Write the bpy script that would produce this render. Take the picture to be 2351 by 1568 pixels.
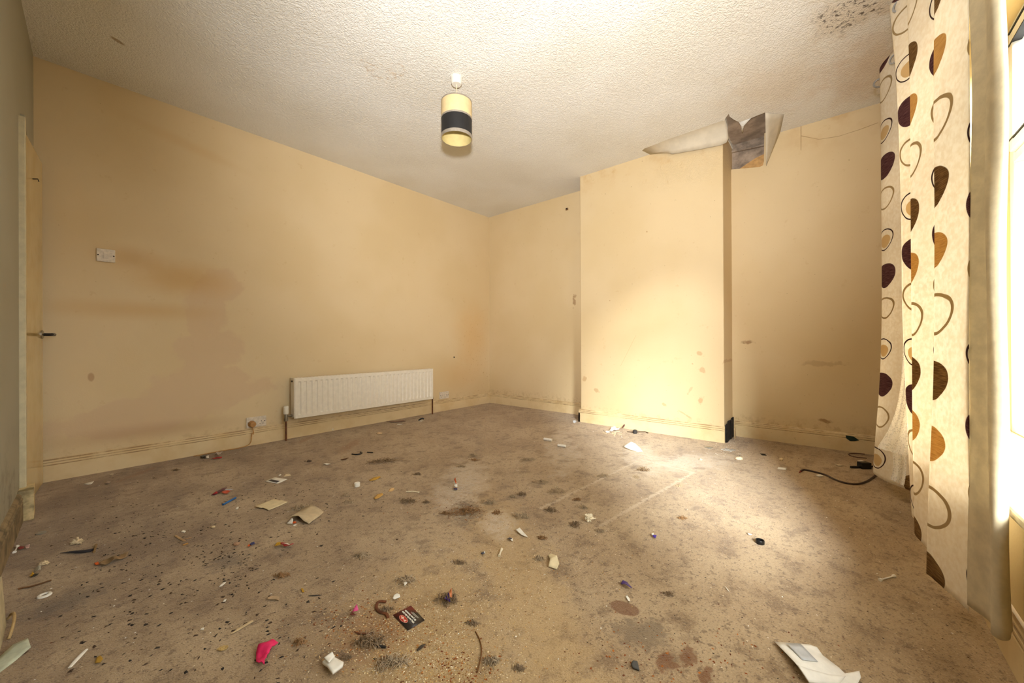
import bpy, bmesh, math, random
from mathutils import Vector, Matrix, noise as mnoise
from mathutils.geometry import tessellate_polygon

for o in list(bpy.data.objects):
    bpy.data.objects.remove(o, do_unlink=True)
SC = bpy.context.scene
COL = SC.collection

# ------------------------------------------------------------------ camera
F_PX = 882.59
YAW, PITCH, ROLL = math.radians(40.166), math.radians(0.071), math.radians(-0.249)
CAM = Vector((0.0881, 0.3578, 0.8487))
FW = Vector((math.cos(PITCH) * math.cos(YAW), math.cos(PITCH) * math.sin(YAW), math.sin(PITCH)))
_r = Vector((math.sin(YAW), -math.cos(YAW), 0)); _u = _r.cross(FW)
RT = _r * math.cos(ROLL) + _u * math.sin(ROLL)
UP = _u * math.cos(ROLL) - _r * math.sin(ROLL)
cam = bpy.data.cameras.new('camera'); cam.sensor_width = 36.0; cam.lens = 36.0 * F_PX / 2351.0
cam.clip_start = 0.01; cam.clip_end = 200
cam_ob = bpy.data.objects.new('camera', cam); COL.objects.link(cam_ob)
M = Matrix.Identity(4)
for i in range(3):
    M[i][0] = RT[i]; M[i][1] = UP[i]; M[i][2] = -FW[i]; M[i][3] = CAM[i]
cam_ob.matrix_world = M
SC.camera = cam_ob

# ------------------------------------------------------------------ light
SC.view_settings.view_transform = 'Standard'
SC.view_settings.look = 'None'
SC.view_settings.exposure = 0.04
SC.view_settings.gamma = 1.0
SC.view_settings.use_curve_mapping = False
W = bpy.data.worlds.new('overcast_sky'); SC.world = W; W.use_nodes = True
bg = W.node_tree.nodes['Background']; bg.inputs[0].default_value = (0.96, 0.98, 1.0, 1); bg.inputs[1].default_value = 7.0
_tc = W.node_tree.nodes.new('ShaderNodeTexCoord'); _sx = W.node_tree.nodes.new('ShaderNodeSeparateXYZ'); _mr = W.node_tree.nodes.new('ShaderNodeMapRange')
_mr.inputs['From Min'].default_value = -.03; _mr.inputs['From Max'].default_value = .03
_mx = W.node_tree.nodes.new('ShaderNodeMix'); _mx.data_type = 'RGBA'; _mx.inputs[6].default_value = (.16, .15, .14, 1); _mx.inputs[7].default_value = (.96, .98, 1, 1)   # street below, overcast above
for a_, b_ in ((_tc.outputs['Generated'], _sx.inputs[0]), (_sx.outputs[2], _mr.inputs['Value']), (_mr.outputs[0], _mx.inputs[0]), (_mx.outputs[2], bg.inputs[0])): W.node_tree.links.new(a_, b_)
# hazy low sun coming in through the window
sun = bpy.data.lights.new('hazy_sun', 'SUN'); sun.energy = 30.0; sun.angle = math.radians(25); sun.color = (1.0, 0.98, 0.95)
so = bpy.data.objects.new('hazy_sun', sun); COL.objects.link(so); so.location = (-3, -6, 5)
so.rotation_euler = Vector((0.80, 0.50, -0.40)).to_track_quat('-Z', 'Y').to_euler()
# the photographer's flash, on top of the camera, tilted up at the ceiling
fl = bpy.data.lights.new('camera_flash', 'SPOT'); fl.energy = 520.0; fl.spot_size = math.radians(96); fl.spot_blend = 1.0
fl.shadow_soft_size = 0.05; fl.color = (1.0, 0.985, 0.97)
fo = bpy.data.objects.new('camera_flash', fl); COL.objects.link(fo); fo.location = (CAM.x + .02, CAM.y + .02, 1.13)
fo.rotation_euler = Vector((0.81, 0.58, 0.42)).to_track_quat('-Z', 'Y').to_euler()

# ------------------------------------------------------------------ the room's measures
H, LX, LY = 2.6, 4.012, 4.0844
BX, BY0, BY1 = 3.679, 1.076, 2.4365        # chimney breast
def wlx(y): return -(LY - y) * 0.045         # the door wall is slightly out of square
WIN = (0.25, 2.90, 0.43, 2.27)              # window opening x0 x1 z0 z1

def ray(px, py):
    return FW + RT * ((px - 1175.5) / F_PX) + UP * ((784 - py) / F_PX)
def onz(px, py, z):
    d = ray(px, py); return CAM + d * ((z - CAM.z) / d.z)
def onx(px, py, x):
    d = ray(px, py); return CAM + d * ((x - CAM.x) / d.x)
def ony(px, py, y):
    d = ray(px, py); return CAM + d * ((y - CAM.y) / d.y)
def Fl(px, py): return onz(px, py, 0.0)
def Ce(px, py): return onz(px, py, H)
def Bk(px, py): return ony(px, py, LY)
def Rw(px, py): return onx(px, py, LX)
def Br(px, py): return onx(px, py, BX)
def mpp(p): return (p - CAM).dot(FW) / F_PX      # metres per pixel at a point
def s2l(c): return c / 12.92 if c <= 0.04045 else ((c + 0.055) / 1.055) ** 2.4
def rgb(r, g, b): return (s2l(r / 255), s2l(g / 255), s2l(b / 255), 1)

# ------------------------------------------------------------------ node helper
class V:
    def __init__(s, g, sock): s.g = g; s.s = sock
    def _m(s, op, b=None, c=None, clamp=False): return s.g.math(op, s, b, c, clamp)
    def __add__(s, b): return s._m('ADD', b)
    __radd__ = __add__
    def __sub__(s, b): return s._m('SUBTRACT', b)
    def __rsub__(s, b): return s.g.math('SUBTRACT', b, s)
    def __mul__(s, b): return s._m('MULTIPLY', b)
    __rmul__ = __mul__
    def __truediv__(s, b): return s._m('DIVIDE', b)
    def sq(s): return s._m('MULTIPLY', s)
    def sqrt(s): return s._m('SQRT')
    def abs(s): return s._m('ABSOLUTE')
    def min(s, b): return s._m('MINIMUM', b)
    def max(s, b): return s._m('MAXIMUM', b)
    def clamp(s): return s._m('ADD', 0.0, clamp=True)
    def wrap(s, lo, hi): return s._m('WRAP', hi, lo)
    def step(s, a, b, t0=0.0, t1=1.0):
        n = s.g.new('ShaderNodeMapRange'); n.interpolation_type = 'SMOOTHSTEP'
        s.g.put(n.inputs['Value'], s)
        inv = a > b
        n.inputs['From Min'].default_value = min(a, b); n.inputs['From Max'].default_value = max(a, b)
        n.inputs['To Min'].default_value = t1 if inv else t0; n.inputs['To Max'].default_value = t0 if inv else t1
        return V(s.g, n.outputs['Result'])

class G:
    def __init__(s, name):
        s.mat = bpy.data.materials.new(name); s.mat.use_nodes = True
        s.nt = s.mat.node_tree; s.nt.nodes.clear()
        s.out = s.new('ShaderNodeOutputMaterial')
        s._pos = None
    def new(s, t): return s.nt.nodes.new(t)
    def put(s, inp, v):
        if isinstance(v, V): s.nt.links.new(v.s, inp)
        elif isinstance(v, bpy.types.NodeSocket): s.nt.links.new(v, inp)
        else: inp.default_value = v
    def math(s, op, a, b=None, c=None, clamp=False):
        n = s.new('ShaderNodeMath'); n.operation = op; n.use_clamp = clamp
        for i, v in enumerate((a, b, c)):
            if v is not None: s.put(n.inputs[i], v)
        return V(s, n.outputs[0])
    def pos(s):
        if s._pos is None:
            n = s.new('ShaderNodeNewGeometry'); x = s.new('ShaderNodeSeparateXYZ')
            s.nt.links.new(n.outputs['Position'], x.inputs[0]); s._psock = n.outputs['Position']
            s._pos = tuple(V(s, x.outputs[i]) for i in range(3))
        return s._pos
    def uv(s):
        n = s.new('ShaderNodeUVMap'); x = s.new('ShaderNodeSeparateXYZ'); s.nt.links.new(n.outputs[0], x.inputs[0])
        return V(s, x.outputs[0]), V(s, x.outputs[1])
    def vec(s, x, y, z=0.0):
        n = s.new('ShaderNodeCombineXYZ')
        for i, v in enumerate((x, y, z)): s.put(n.inputs[i], v)
        return n.outputs[0]
    def noise(s, scale, detail=3, rough=.5, dist=0.0, vec=None, off=None):
        s.pos()
        n = s.new('ShaderNodeTexNoise'); n.inputs['Scale'].default_value = scale; n.inputs['Detail'].default_value = detail
        n.inputs['Roughness'].default_value = rough; n.inputs['Distortion'].default_value = dist
        v = vec if vec is not None else s._psock
        if off is not None:
            m = s.new('ShaderNodeVectorMath'); m.operation = 'ADD'; s.nt.links.new(v, m.inputs[0]); m.inputs[1].default_value = off; v = m.outputs[0]
        s.nt.links.new(v, n.inputs['Vector'])
        return V(s, n.outputs['Fac'])
    def voro(s, scale, feature='F1', vec=None):
        s.pos(); n = s.new('ShaderNodeTexVoronoi'); n.feature = feature; n.inputs['Scale'].default_value = scale
        s.nt.links.new(vec if vec is not None else s._psock, n.inputs['Vector'])
        return V(s, n.outputs['Distance'])
    def mix(s, f, a, b):
        n = s.new('ShaderNodeMix'); n.data_type = 'RGBA'
        s.put(n.inputs[0], f)
        for i, v in ((6, a), (7, b)):
            s.put(n.inputs[i], v)
        return n.outputs[2]
    def bump(s, h, strength=.5, dist=.01, prev=None):
        n = s.new('ShaderNodeBump'); n.inputs['Strength'].default_value = strength; n.inputs['Distance'].default_value = dist
        s.put(n.inputs['Height'], h)
        if prev is not None: s.nt.links.new(prev, n.inputs['Normal'])
        return n.outputs[0]
    def principled(s, col, rough=.6, normal=None, spec=.4, metal=0.0, **kw):
        n = s.new('ShaderNodeBsdfPrincipled'); s.put(n.inputs['Base Color'], col); s.put(n.inputs['Roughness'], rough)
        n.inputs['Specular IOR Level'].default_value = spec; n.inputs['Metallic'].default_value = metal
        for k, v in kw.items(): s.put(n.inputs[k], v)
        if normal is not None: s.nt.links.new(normal, n.inputs['Normal'])
        s.bsdf = n; s.nt.links.new(n.outputs[0], s.out.inputs[0]); return n
    # masks ------------------------------------------------------------
    def blob(s, a, b, ca, cb, ra, rb, rot=0.0, soft=.35, wob=.5, nsc=8, nz=None):
        da, db = a - ca, b - cb
        if rot:
            c, k = math.cos(rot), math.sin(rot); da, db = da * c + db * k, db * c - da * k
        d = ((da / ra).sq() + (db / rb).sq()).sqrt()
        if wob:
            d = d + ((nz if nz is not None else s.noise(nsc, 4, .6)) - .5) * (wob * 4)
        return d.step(1 + soft, 1 - soft)
    def seg(s, a, b, p, q, w, soft=None, nz=None, wob=0.0):
        (x0, y0), (x1, y1) = p, q; dx, dy = x1 - x0, y1 - y0; L2 = dx * dx + dy * dy
        ax, ay = a - x0, b - y0
        t = ((ax * dx + ay * dy) * (1 / L2)).clamp()
        d = ((ax - t * dx).sq() + (ay - t * dy).sq()).sqrt()
        if nz is not None: d = d + (nz - .5) * wob
        return d.step(w, w * (soft if soft is not None else .3))

def plain(name, col, rough=.6, spec=.4, metal=0.0, var=.12, nsc=30, bumpy=0.0, bsc=60, trans=0.0):
    g = G(name); n = g.noise(nsc, 4, .6)
    dark = tuple(c * (1 - 2 * var) for c in col[:3]) + (1,)
    light = tuple(min(1, c * (1 + .6 * var)) for c in col[:3]) + (1,)
    c = g.mix(n.step(.3, .7), dark, light)
    nm = g.bump(g.noise(bsc, 3), bumpy, .003) if bumpy else None
    p = g.principled(c, rough, nm, spec, metal)
    if trans:
        t = g.new('ShaderNodeBsdfTranslucent'); g.put(t.inputs[0], c); mx = g.new('ShaderNodeMixShader'); mx.inputs[0].default_value = trans
        g.nt.links.new(p.outputs[0], mx.inputs[1]); g.nt.links.new(t.outputs[0], mx.inputs[2]); g.nt.links.new(mx.outputs[0], g.out.inputs[0])
    return g.mat

_pc = {}
def pm(r, g, b, rough=.6, **kw):
    k = (r, g, b, rough, tuple(sorted(kw.items())))
    if k not in _pc: _pc[k] = plain('paint_%d_%d_%d' % (r, g, b), rgb(r, g, b), rough, **kw)
    return _pc[k]

# ------------------------------------------------------------------ mesh helper
class MB:
    def __init__(s): s.v = []; s.f = []; s.uv = None; s.cols = None
    def add(s, vs, fs):
        n = len(s.v); s.v += [tuple(p) for p in vs]; s.f += [tuple(i + n for i in f) for f in fs]
    def box(s, x0, x1, y0, y1, z0, z1, bev=0.0):
        if bev:
            bm = bmesh.new(); bmesh.ops.create_cube(bm, size=1.0)
            for v in bm.verts: v.co = ((x0 + x1) / 2 + v.co.x * (x1 - x0), (y0 + y1) / 2 + v.co.y * (y1 - y0), (z0 + z1) / 2 + v.co.z * (z1 - z0))
            bmesh.ops.bevel(bm, geom=bm.edges[:], offset=bev, segments=2, affect='EDGES', profile=.5)
            bm.verts.index_update(); s.add([v.co[:] for v in bm.verts], [[v.index for v in f.verts] for f in bm.faces]); bm.free(); return s
        s.add([(x0, y0, z0), (x1, y0, z0), (x1, y1, z0), (x0, y1, z0), (x0, y0, z1), (x1, y0, z1), (x1, y1, z1), (x0, y1, z1)],
              [(0, 3, 2, 1), (4, 5, 6, 7), (0, 1, 5, 4), (1, 2, 6, 5), (2, 3, 7, 6), (3, 0, 4, 7)]); return s
    def obox(s, c, ax, ay, az):       # oriented box: centre + three half vectors
        c = Vector(c); P = []
        for k in (-1, 1):
            for (i, j) in ((-1, -1), (1, -1), (1, 1), (-1, 1)): P.append(c + Vector(ax) * i + Vector(ay) * j + Vector(az) * k)
        s.add(P, [(0, 3, 2, 1), (4, 5, 6, 7), (0, 1, 5, 4), (1, 2, 6, 5), (2, 3, 7, 6), (3, 0, 4, 7)]); return s
    def lathe(s, prof, c=(0, 0, 0), n=32, axis='Z', closed=False):
        vs = []; fs = []
        for (r, h) in prof:
            for k in range(n):
                a = 2 * math.pi * k / n; p = (r * math.cos(a), r * math.sin(a), h)
                if axis == 'Y': p = (p[0], p[2], p[1])
                if axis == 'X': p = (p[2], p[0], p[1])
                vs.append((p[0] + c[0], p[1] + c[1], p[2] + c[2]))
        m = len(prof)
        for i in range(m if closed else m - 1):
            for k in range(n):
                j = (i + 1) % m
                fs.append((i * n + k, i * n + (k + 1) % n, j * n + (k + 1) % n, j * n + k))
        s.add(vs, fs); return s
    def tube(s, pts, rad, n=8, flat=1.0, caps=True):
        pts = [Vector(p) for p in pts]; m = len(pts)
        if not isinstance(rad, (list, tuple)): rad = [rad] * m
        vs = []; fs = []; prev = None
        for i, p in enumerate(pts):
            t = (pts[min(i + 1, m - 1)] - pts[max(i - 1, 0)]); t = t.normalized() if t.length > 1e-9 else Vector((1, 0, 0))
            ref = Vector((0, 0, 1)) if abs(t.z) < .95 else Vector((1, 0, 0))
            a = t.cross(ref).normalized(); b = a.cross(t)
            if prev is not None and a.dot(prev) < 0 and abs(t.z) >= .95: a = -a; b = -b
            prev = a
            for k in range(n):
                an = 2 * math.pi * k / n; vs.append(p + a * (math.cos(an) * rad[i]) + b * (math.sin(an) * rad[i] * flat))
        for i in range(m - 1):
            for k in range(n): fs.append((i * n + k, i * n + (k + 1) % n, (i + 1) * n + (k + 1) % n, (i + 1) * n + k))
        if caps: fs.append(tuple(range(n - 1, -1, -1))); fs.append(tuple((m - 1) * n + k for k in range(n)))
        s.add(vs, fs); return s
    def build(s, name, mat, parent=None, smooth=False, loc=None):
        me = bpy.data.meshes.new(name); me.from_pydata(s.v, [], s.f); me.update()
        bm = bmesh.new(); bm.from_mesh(me); bmesh.ops.recalc_face_normals(bm, faces=bm.faces[:]); bm.to_mesh(me); bm.free()
        if smooth:
            for p in me.polygons: p.use_smooth = True
        if mat: me.materials.append(mat)
        return link(name, me, parent, loc)
def link(name, me, parent=None, loc=None):
    o = bpy.data.objects.new(name, me); COL.objects.link(o)
    if loc is not None: o.location = loc
    if parent is not None: o.parent = parent
    return o
def autosmooth(o, deg=35):
    for p in o.data.polygons: p.use_smooth = True
    o.data.set_sharp_from_angle(angle=math.radians(deg)) if hasattr(o.data, 'set_sharp_from_angle') else None
    return o
def tag(o, label=None, cat=None, group=None, kind=None):
    if label: o['label'] = label
    if cat: o['category'] = cat
    if group: o['group'] = group
    if kind: o['kind'] = kind
    return o
def empty(name, loc=(0, 0, 0)):
    o = bpy.data.objects.new(name, None); COL.objects.link(o); o.location = loc; o.empty_display_size = .05; return o
def smooth_path(pts, n):     # Catmull-Rom through points
    pts = [Vector(p) for p in pts]; P = [pts[0] * 2 - pts[1]] + pts + [pts[-1] * 2 - pts[-2]]; out = []
    m = len(pts) - 1
    for i in range(n + 1):
        u = i / n * m; k = min(int(u), m - 1); t = u - k; a, b, c, d = P[k:k + 4]
        out.append(.5 * ((2 * b) + (c - a) * t + (2 * a - 5 * b + 4 * c - d) * t * t + (3 * b - a - 3 * c + d) * t ** 3))
    return out
def tri_fill(loops):         # planar polygons (with holes) -> flat vertex list and triangles
    vs = [Vector(p) for l in loops for p in l]
    return vs, [tuple(t) for t in tessellate_polygon([[Vector(p) for p in l] for l in loops])]

# ================================================================== SURFACE MATERIALS
WALLC = rgb(222, 200, 160)
def wall_mat(name, marks=None, extra=None, base=WALLC):
    g = G(name); x, y, z = g.pos()
    c = g.mix(g.noise(1.3, 3, .5).step(.35, .65), base, tuple(a * b for a, b in zip(base, (.95, .93, .88, 1))))
    fine = g.noise(14, 5, .65)
    c = g.mix(fine.step(.62, .74) * .22, c, rgb(190, 150, 92))
    c = g.mix(g.noise(48, 4, .6).step(.70, .75) * .5, c, rgb(140, 105, 70))       # fly specks
    nb = g.noise(6, 4, .6)
    if marks: c = marks(g, x, y, z, c, nb)
    h = g.noise(9, 3) * .5 + g.noise(120, 3) * .25
    nm = g.bump(h, .25, .006)
    if extra: nm = extra(g, x, y, z, nm)
    g.principled(c, .55, nm, .3)
    return g.mat

def back_marks(g, x, y, z, c, nb):
    def at(px, py): p = Bk(px, py); return p.x, p.z
    def bl(c, px, py, wpx, hpx, col, f, soft=.6, wob=.35, rot=0):
        X, Z = at(px, py); k = mpp(Bk(px, py)) ; stretch = 1.35
        return g.mix(g.blob(x, z, X, Z, wpx * k * stretch, hpx * k, rot, soft, wob * .5, nz=nb) * f, c, col)
    lil = rgb(212, 183, 150)
    lm = None
    for (px, py, w, h, r) in ((505, 655, 35, 40, .4), (470, 720, 32, 70, 0), (490, 800, 50, 45, 0), (450, 900, 70, 60, .3), (400, 930, 150, 34, .15), (330, 965, 90, 32, .1), (525, 870, 30, 28, 0)):
        X, Z = at(px, py); k = mpp(Bk(px, py)); m = g.blob(x, z, X, Z, w * k * 1.3, h * k, r, .12, .3, nz=nb); lm = m if lm is None else lm.max(m)
    c = g.mix(lm * .55, c, lil)
    c = bl(c, 425, 640, 55, 30, rgb(206, 164, 100), .6, .9)
    c = bl(c, 315, 712, 85, 16, rgb(206, 168, 112), .5, .9, .2)
    c = bl(c, 300, 592, 32, 20, rgb(196, 154, 96), .45, .9)
    c = bl(c, 340, 990, 90, 14, rgb(186, 150, 116), .5, .9, .25)
    c = bl(c, 435, 335, 60, 10, rgb(206, 168, 112), .3, .9, .2, -.2)
    c = bl(c, 1085, 770, 30, 60, rgb(216, 178, 122), .6, .9, .5)
    c = bl(c, 1060, 860, 40, 30, rgb(212, 172, 116), .4, .9, .5)
    c = bl(c, 209, 866, 3.5, 9, rgb(170, 125, 90), .6, .3, .4)
    # sooty dirt just above the skirting, broken up
    dn = g.noise(11, 5, .7)
    dirt = (z.step(.22, .135) * dn.step(.5, .66))
    c = g.mix(dirt * .24, c, rgb(150, 108, 64))
    # damp speckle near the far corner
    sp = g.noise(34, 5, .7).step(.6, .68) * x.step(3.3, 3.75) * z.step(1.5, .9)
    c = g.mix(sp * .55, c, rgb(172, 124, 74))
    return c
def right_marks(g, x, y, z, c, nb):
    def at(px, py): p = Rw(px, py); return p.y, p.z
    crack = None
    for line in (((1839, 289), (1839, 345)), ((1840, 312), (1880, 320)), ((1880, 320), (1925, 313)), ((1925, 313), (1975, 297)), ((1975, 297), (2015, 282))):
        m = g.seg(y, z, at(*line[0]), at(*line[1]), .0035, .2, nz=nb, wob=.004); crack = m if crack is None else crack.max(m)
    c = g.mix(crack * .6, c, rgb(130, 92, 48))
    for (px, py, w, h, f) in ((1717, 786, 8, 4, .7), (1893, 966, 7, 4, .7), (1318, 690, 4, 12, .6), (1302, 480, 3, 3, 1), (1890, 835, 30, 5, .25)):
        Y, Z = at(px, py); k = mpp(Rw(px, py)); c = g.mix(g.blob(y, z, Y, Z, w * k * 1.3, h * k, 0, .4, .8, nz=g.noise(25, 3)) * f, c, rgb(140, 98, 60))
    c = g.mix(z.step(.24, .135) * g.noise(24, 5, .7).step(.46, .62) * .28, c, rgb(150, 108, 60))
    c = g.mix(z.step(2.25, 2.6) * y.step(.9, .4) * g.noise(5, 4, .6).step(.4, .7) * .45, c, rgb(186, 138, 74))
    return c
def breast_marks(g, x, y, z, c, nb):
    def at(px, py): p = Br(px, py); return p.y, p.z
    ns = g.noise(18, 4, .6)
    for (px, py, w, h, f) in ((1605, 812, 7, 8, .6), (1612, 850, 9, 9, .55), (1340, 870, 6, 8, .6), (1369, 896, 8, 5, .6), (1525, 928, 6, 5, .6), (1608, 920, 6, 10, .65), (1585, 895, 3, 14, .4), (1575, 953, 18, 3, .5), (1400, 690, 2, 2, .6), (1485, 532, 2, 2, .7), (1590, 835, 3, 3, .7), (1662, 830, 2, 16, .5)):
        Y, Z = at(px, py); k = mpp(Br(px, py)); c = g.mix(g.blob(y, z, Y, Z, w * k * .8, h * k * .65, .5, .4, .9, nz=ns) * f * .8, c, rgb(176, 128, 84))
    p, q = at(1460, 770), at(1425, 840)
    c = g.mix(g.seg(y, z, p, q, .003, .2) * .4, c, rgb(186, 142, 96))
    c = g.mix(z.step(.2, .135) * g.noise(24, 5, .7).step(.5, .62) * .25, c, rgb(160, 112, 66))
    c = g.mix(z.step(2.3, 2.6) * g.noise(7, 4, .6).step(.45, .7) * .35, c, rgb(196, 152, 90))
    return c
def breast_blister(g, x, y, z, nm):
    a = Br(1585, 385)
    m = g.blob(y, z, a.y, a.z, .34, .12, 0, .5, .6, nsc=6)
    return g.bump(g.noise(45, 4, .6, 1.2).step(.4, .62) * m, .35, .008, nm)
M_BACK = wall_mat('cream_wall_back', back_marks)
M_RIGHT = wall_mat('cream_wall_alcove', right_marks)
M_BREAST = wall_mat('cream_wall_breast', breast_marks, breast_blister)
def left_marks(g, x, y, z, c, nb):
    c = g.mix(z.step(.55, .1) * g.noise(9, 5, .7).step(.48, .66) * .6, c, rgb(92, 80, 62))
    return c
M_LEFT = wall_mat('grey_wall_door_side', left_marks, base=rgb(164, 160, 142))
M_FRONT = wall_mat('cream_wall_window', base=rgb(236, 212, 158))

# carpet ----------------------------------------------------------------
def carpet():
    g = G('taupe_carpet'); x, y, z = g.pos()
    n1 = g.noise(2.2, 5, .6); n2 = g.noise(9, 5, .65); n3 = g.noise(40, 4, .65); n4 = g.noise(160, 3, .6)
    c = g.mix(n1.step(.35, .65), rgb(182, 157, 122), rgb(164, 137, 102))
    c = g.mix(n2.step(.5, .66) * .6, c, rgb(116, 90, 62))
    c = g.mix(n3.step(.53, .66) * .6, c, rgb(102, 78, 55))
    c = g.mix(n3.step(.44, .34) * .45, c, rgb(186, 160, 126))
    c = g.mix(n4.step(.56, .68) * .65, c, rgb(84, 64, 46))
    c = g.mix(n4.step(.42, .32) * .5, c, rgb(206, 180, 142))
    def fb(px, py, rx, ry, rot=0, soft=.4, wob=.5, nz=None):
        p = Fl(px, py); return g.blob(x, y, p.x, p.y, rx, ry, rot, soft, wob, nz=nz if nz is not None else n2)
    # grubby darker carpet towards the door
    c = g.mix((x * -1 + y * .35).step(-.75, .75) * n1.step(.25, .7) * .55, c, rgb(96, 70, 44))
    # sawdust-coloured trail
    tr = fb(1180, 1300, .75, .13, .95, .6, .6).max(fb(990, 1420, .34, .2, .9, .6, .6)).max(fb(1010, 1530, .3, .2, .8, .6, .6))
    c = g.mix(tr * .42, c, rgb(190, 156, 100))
    # pale sunlit patches, painted into the carpet colour
    sun_pale = fb(1060, 1110, .34, .12, .75, .6, .8).max(fb(1290, 1030, .5, .1, .6, .6, .8)).max(fb(1140, 1205, .13, .06, .8, .6, .8)).max(fb(1470, 1050, .3, .1, .5, .6, .8)).max(fb(1580, 1060, .32, .14, -.6, .6, .7))
    c = g.mix(sun_pale * (n3.step(.3, .62) * .6 + n4.step(.35, .65) * .4) * .55, c, rgb(226, 214, 196))
    # seams pressed into the pile
    P = lambda px, py: Fl(px, py)[:2]
    sm = g.seg(x, y, P(1592, 1085), P(1380, 1206), .016, .2, nz=n3, wob=.05).max(g.seg(x, y, P(1463, 1059), P(1240, 1168), .014, .2, nz=n3, wob=.05)).max(g.seg(x, y, P(1592, 1085), P(1445, 1048), .014, .25, nz=n3, wob=.02))
    c = g.mix(sm * .3, c, rgb(226, 208, 180))
    # spilt stains
    st = fb(1432, 1396, .03, .045, .2, .12, .25).max(fb(1580, 1506, .035, .02, 0, .25, .8, n3)).max(fb(1620, 1552, .03, .012, 0, .25, .8, n3)).max(fb(1530, 1520, .03, .025, 0, .25, .9, n3))
    c = g.mix(st * .75, c, rgb(112, 68, 34))
    dk = fb(1468, 1455, .05, .07, .5, .4, 1.2, n3).max(fb(1500, 1440, .03, .03, 0, .4, 1.2, n3)).max(fb(140, 1385, .09, .06, 0, .5, 1.0, n3)).max(fb(1070, 1176, .12, .06, .8, .5, 1.2, n3)).max(fb(520, 1290, .05, .05, 0, .5, 1.2, n3))
    c = g.mix(dk * .5, c, rgb(66, 52, 40))
    rs = fb(700, 1010, .1, .03, .75, .5, .9).max(fb(330, 1083, .14, .03, .75, .5, .9)).max(fb(800, 1025, .2, .04, .75, .5, .9)).max(fb(860, 1450, .1, .1, 0, .5, 1.0, n3))
    c = g.mix(rs * .4, c, rgb(140, 92, 46))
    h = g.noise(260, 2) * .6 + n3 * .4 + n2 * .5
    nm = g.bump(h, .8, .006)
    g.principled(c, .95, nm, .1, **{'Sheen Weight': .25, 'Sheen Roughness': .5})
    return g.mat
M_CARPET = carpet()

def ceiling_mat():
    g = G('textured_white_ceiling'); x, y, z = g.pos()
    c = g.mix(g.noise(1.5, 3).step(.3, .7), rgb(236, 234, 228), rgb(228, 224, 214))
    n2 = g.noise(7, 5, .65); n3 = g.noise(42, 5, .7, .6)
    def cb(px, py, rx, ry, rot=0, soft=.4, wob=.5, nz=None):
        p = Ce(px, py); return g.blob(x, y, p.x, p.y, rx, ry, rot, soft, wob, nz=nz if nz is not None else n2)
    # black mould by the window corner
    m = cb(1950, 20, .17, .13, .3, .5, .6) * n3.step(.52, .6)
    c = g.mix(cb(1950, 20, .22, .17, .3, .6, .6) * .35, c, rgb(196, 168, 120))
    c = g.mix(m * .85, c, rgb(66, 52, 42))
    # tide-marked leak stains
    for (px, py, a, b) in ((868, 162, .12, .07), (840, 148, .06, .05), (905, 158, .05, .05)):
        p = Ce(px, py); d = (((x - p.x) / a).sq() + ((y - p.y) / b).sq()).sqrt() + (n2 - .5) * 3.4
        ring = d.step(.75, .95) * d.step(1.15, 1.0)
        c = g.mix(ring * n3.step(.42, .6) * .45, c, rgb(186, 150, 106))
    c = g.mix(cb(272, 95, .014, .035, -1.0, .3, .3) * .7, c, rgb(150, 118, 70))
    c = g.mix(cb(1780, 200, .3, .25, 0, .8, .6) * .25, c, rgb(206, 176, 130))
    c = g.mix(cb(2010, 150, .35, .2, 0, .8, .6) * .4, c, rgb(188, 150, 96))
    v = g.noise(62, 2, .5, 1.2); w = g.noise(110, 3, .5, .8)
    nm = g.bump(v.step(.35, .65) + w * .5, .5, .006)
    g.principled(c, .7, nm, .3)
    return g.mat
M_CEIL = ceiling_mat()

def skirting_mat():
    g = G('cream_gloss_skirting'); x, y, z = g.pos()
    c = g.mix(g.noise(5, 4, .6).step(.4, .7), rgb(226, 204, 162), rgb(216, 190, 144))
    c = g.mix(g.noise(30, 5, .7).step(.66, .74) * .7, c, rgb(150, 100, 58))
    ln = (z - .1315).abs().step(.006, .001).max((z - .1).abs().step(.004, .001)).max((z - .116).abs().step(.003, .001))
    c = g.mix(ln * g.noise(7, 5, .7).step(.35, .6) * .75, c, rgb(128, 92, 54))
    g.principled(c, .35, None, .4)
    return g.mat
M_SKIRT = skirting_mat()
M_UPVC = plain('white_window_plastic', rgb(236, 236, 232), .35, var=.03)
M_GASK = plain('black_gasket', rgb(30, 30, 32), .6)
def glass():
    g = G('window_glass'); t = g.new('ShaderNodeBsdfTransparent'); t.inputs[0].default_value = (.95, .97, .96, 1)
    gl = g.new('ShaderNodeBsdfGlossy'); gl.inputs['Roughness'].default_value = .02
    mx = g.new('ShaderNodeMixShader'); mx.inputs[0].default_value = .05; g.nt.links.new(t.outputs[0], mx.inputs[1]); g.nt.links.new(gl.outputs[0], mx.inputs[2])
    g.nt.links.new(mx.outputs[0], g.out.inputs[0]); return g.mat
M_GLASS = glass()

# ================================================================== THE ROOM
mb = MB()
nx, ny = 60, 60
vs = []; fs = []
for j in range(ny + 1):
    for i in range(nx + 1):
        X = -.35 + (LX + .40) * i / nx; Y = -.02 + (LY + .07) * j / ny
        vs.append((X, Y, 0.0))
for j in range(ny):
    for i in range(nx): a = j * (nx + 1) + i; fs.append((a, a + 1, a + nx + 2, a + nx + 1))
mb.add(vs, fs)
tag(mb.build('floor', M_CARPET, smooth=True), 'worn taupe carpet covering the whole floor, littered and stained', 'floor', kind='structure')

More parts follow.
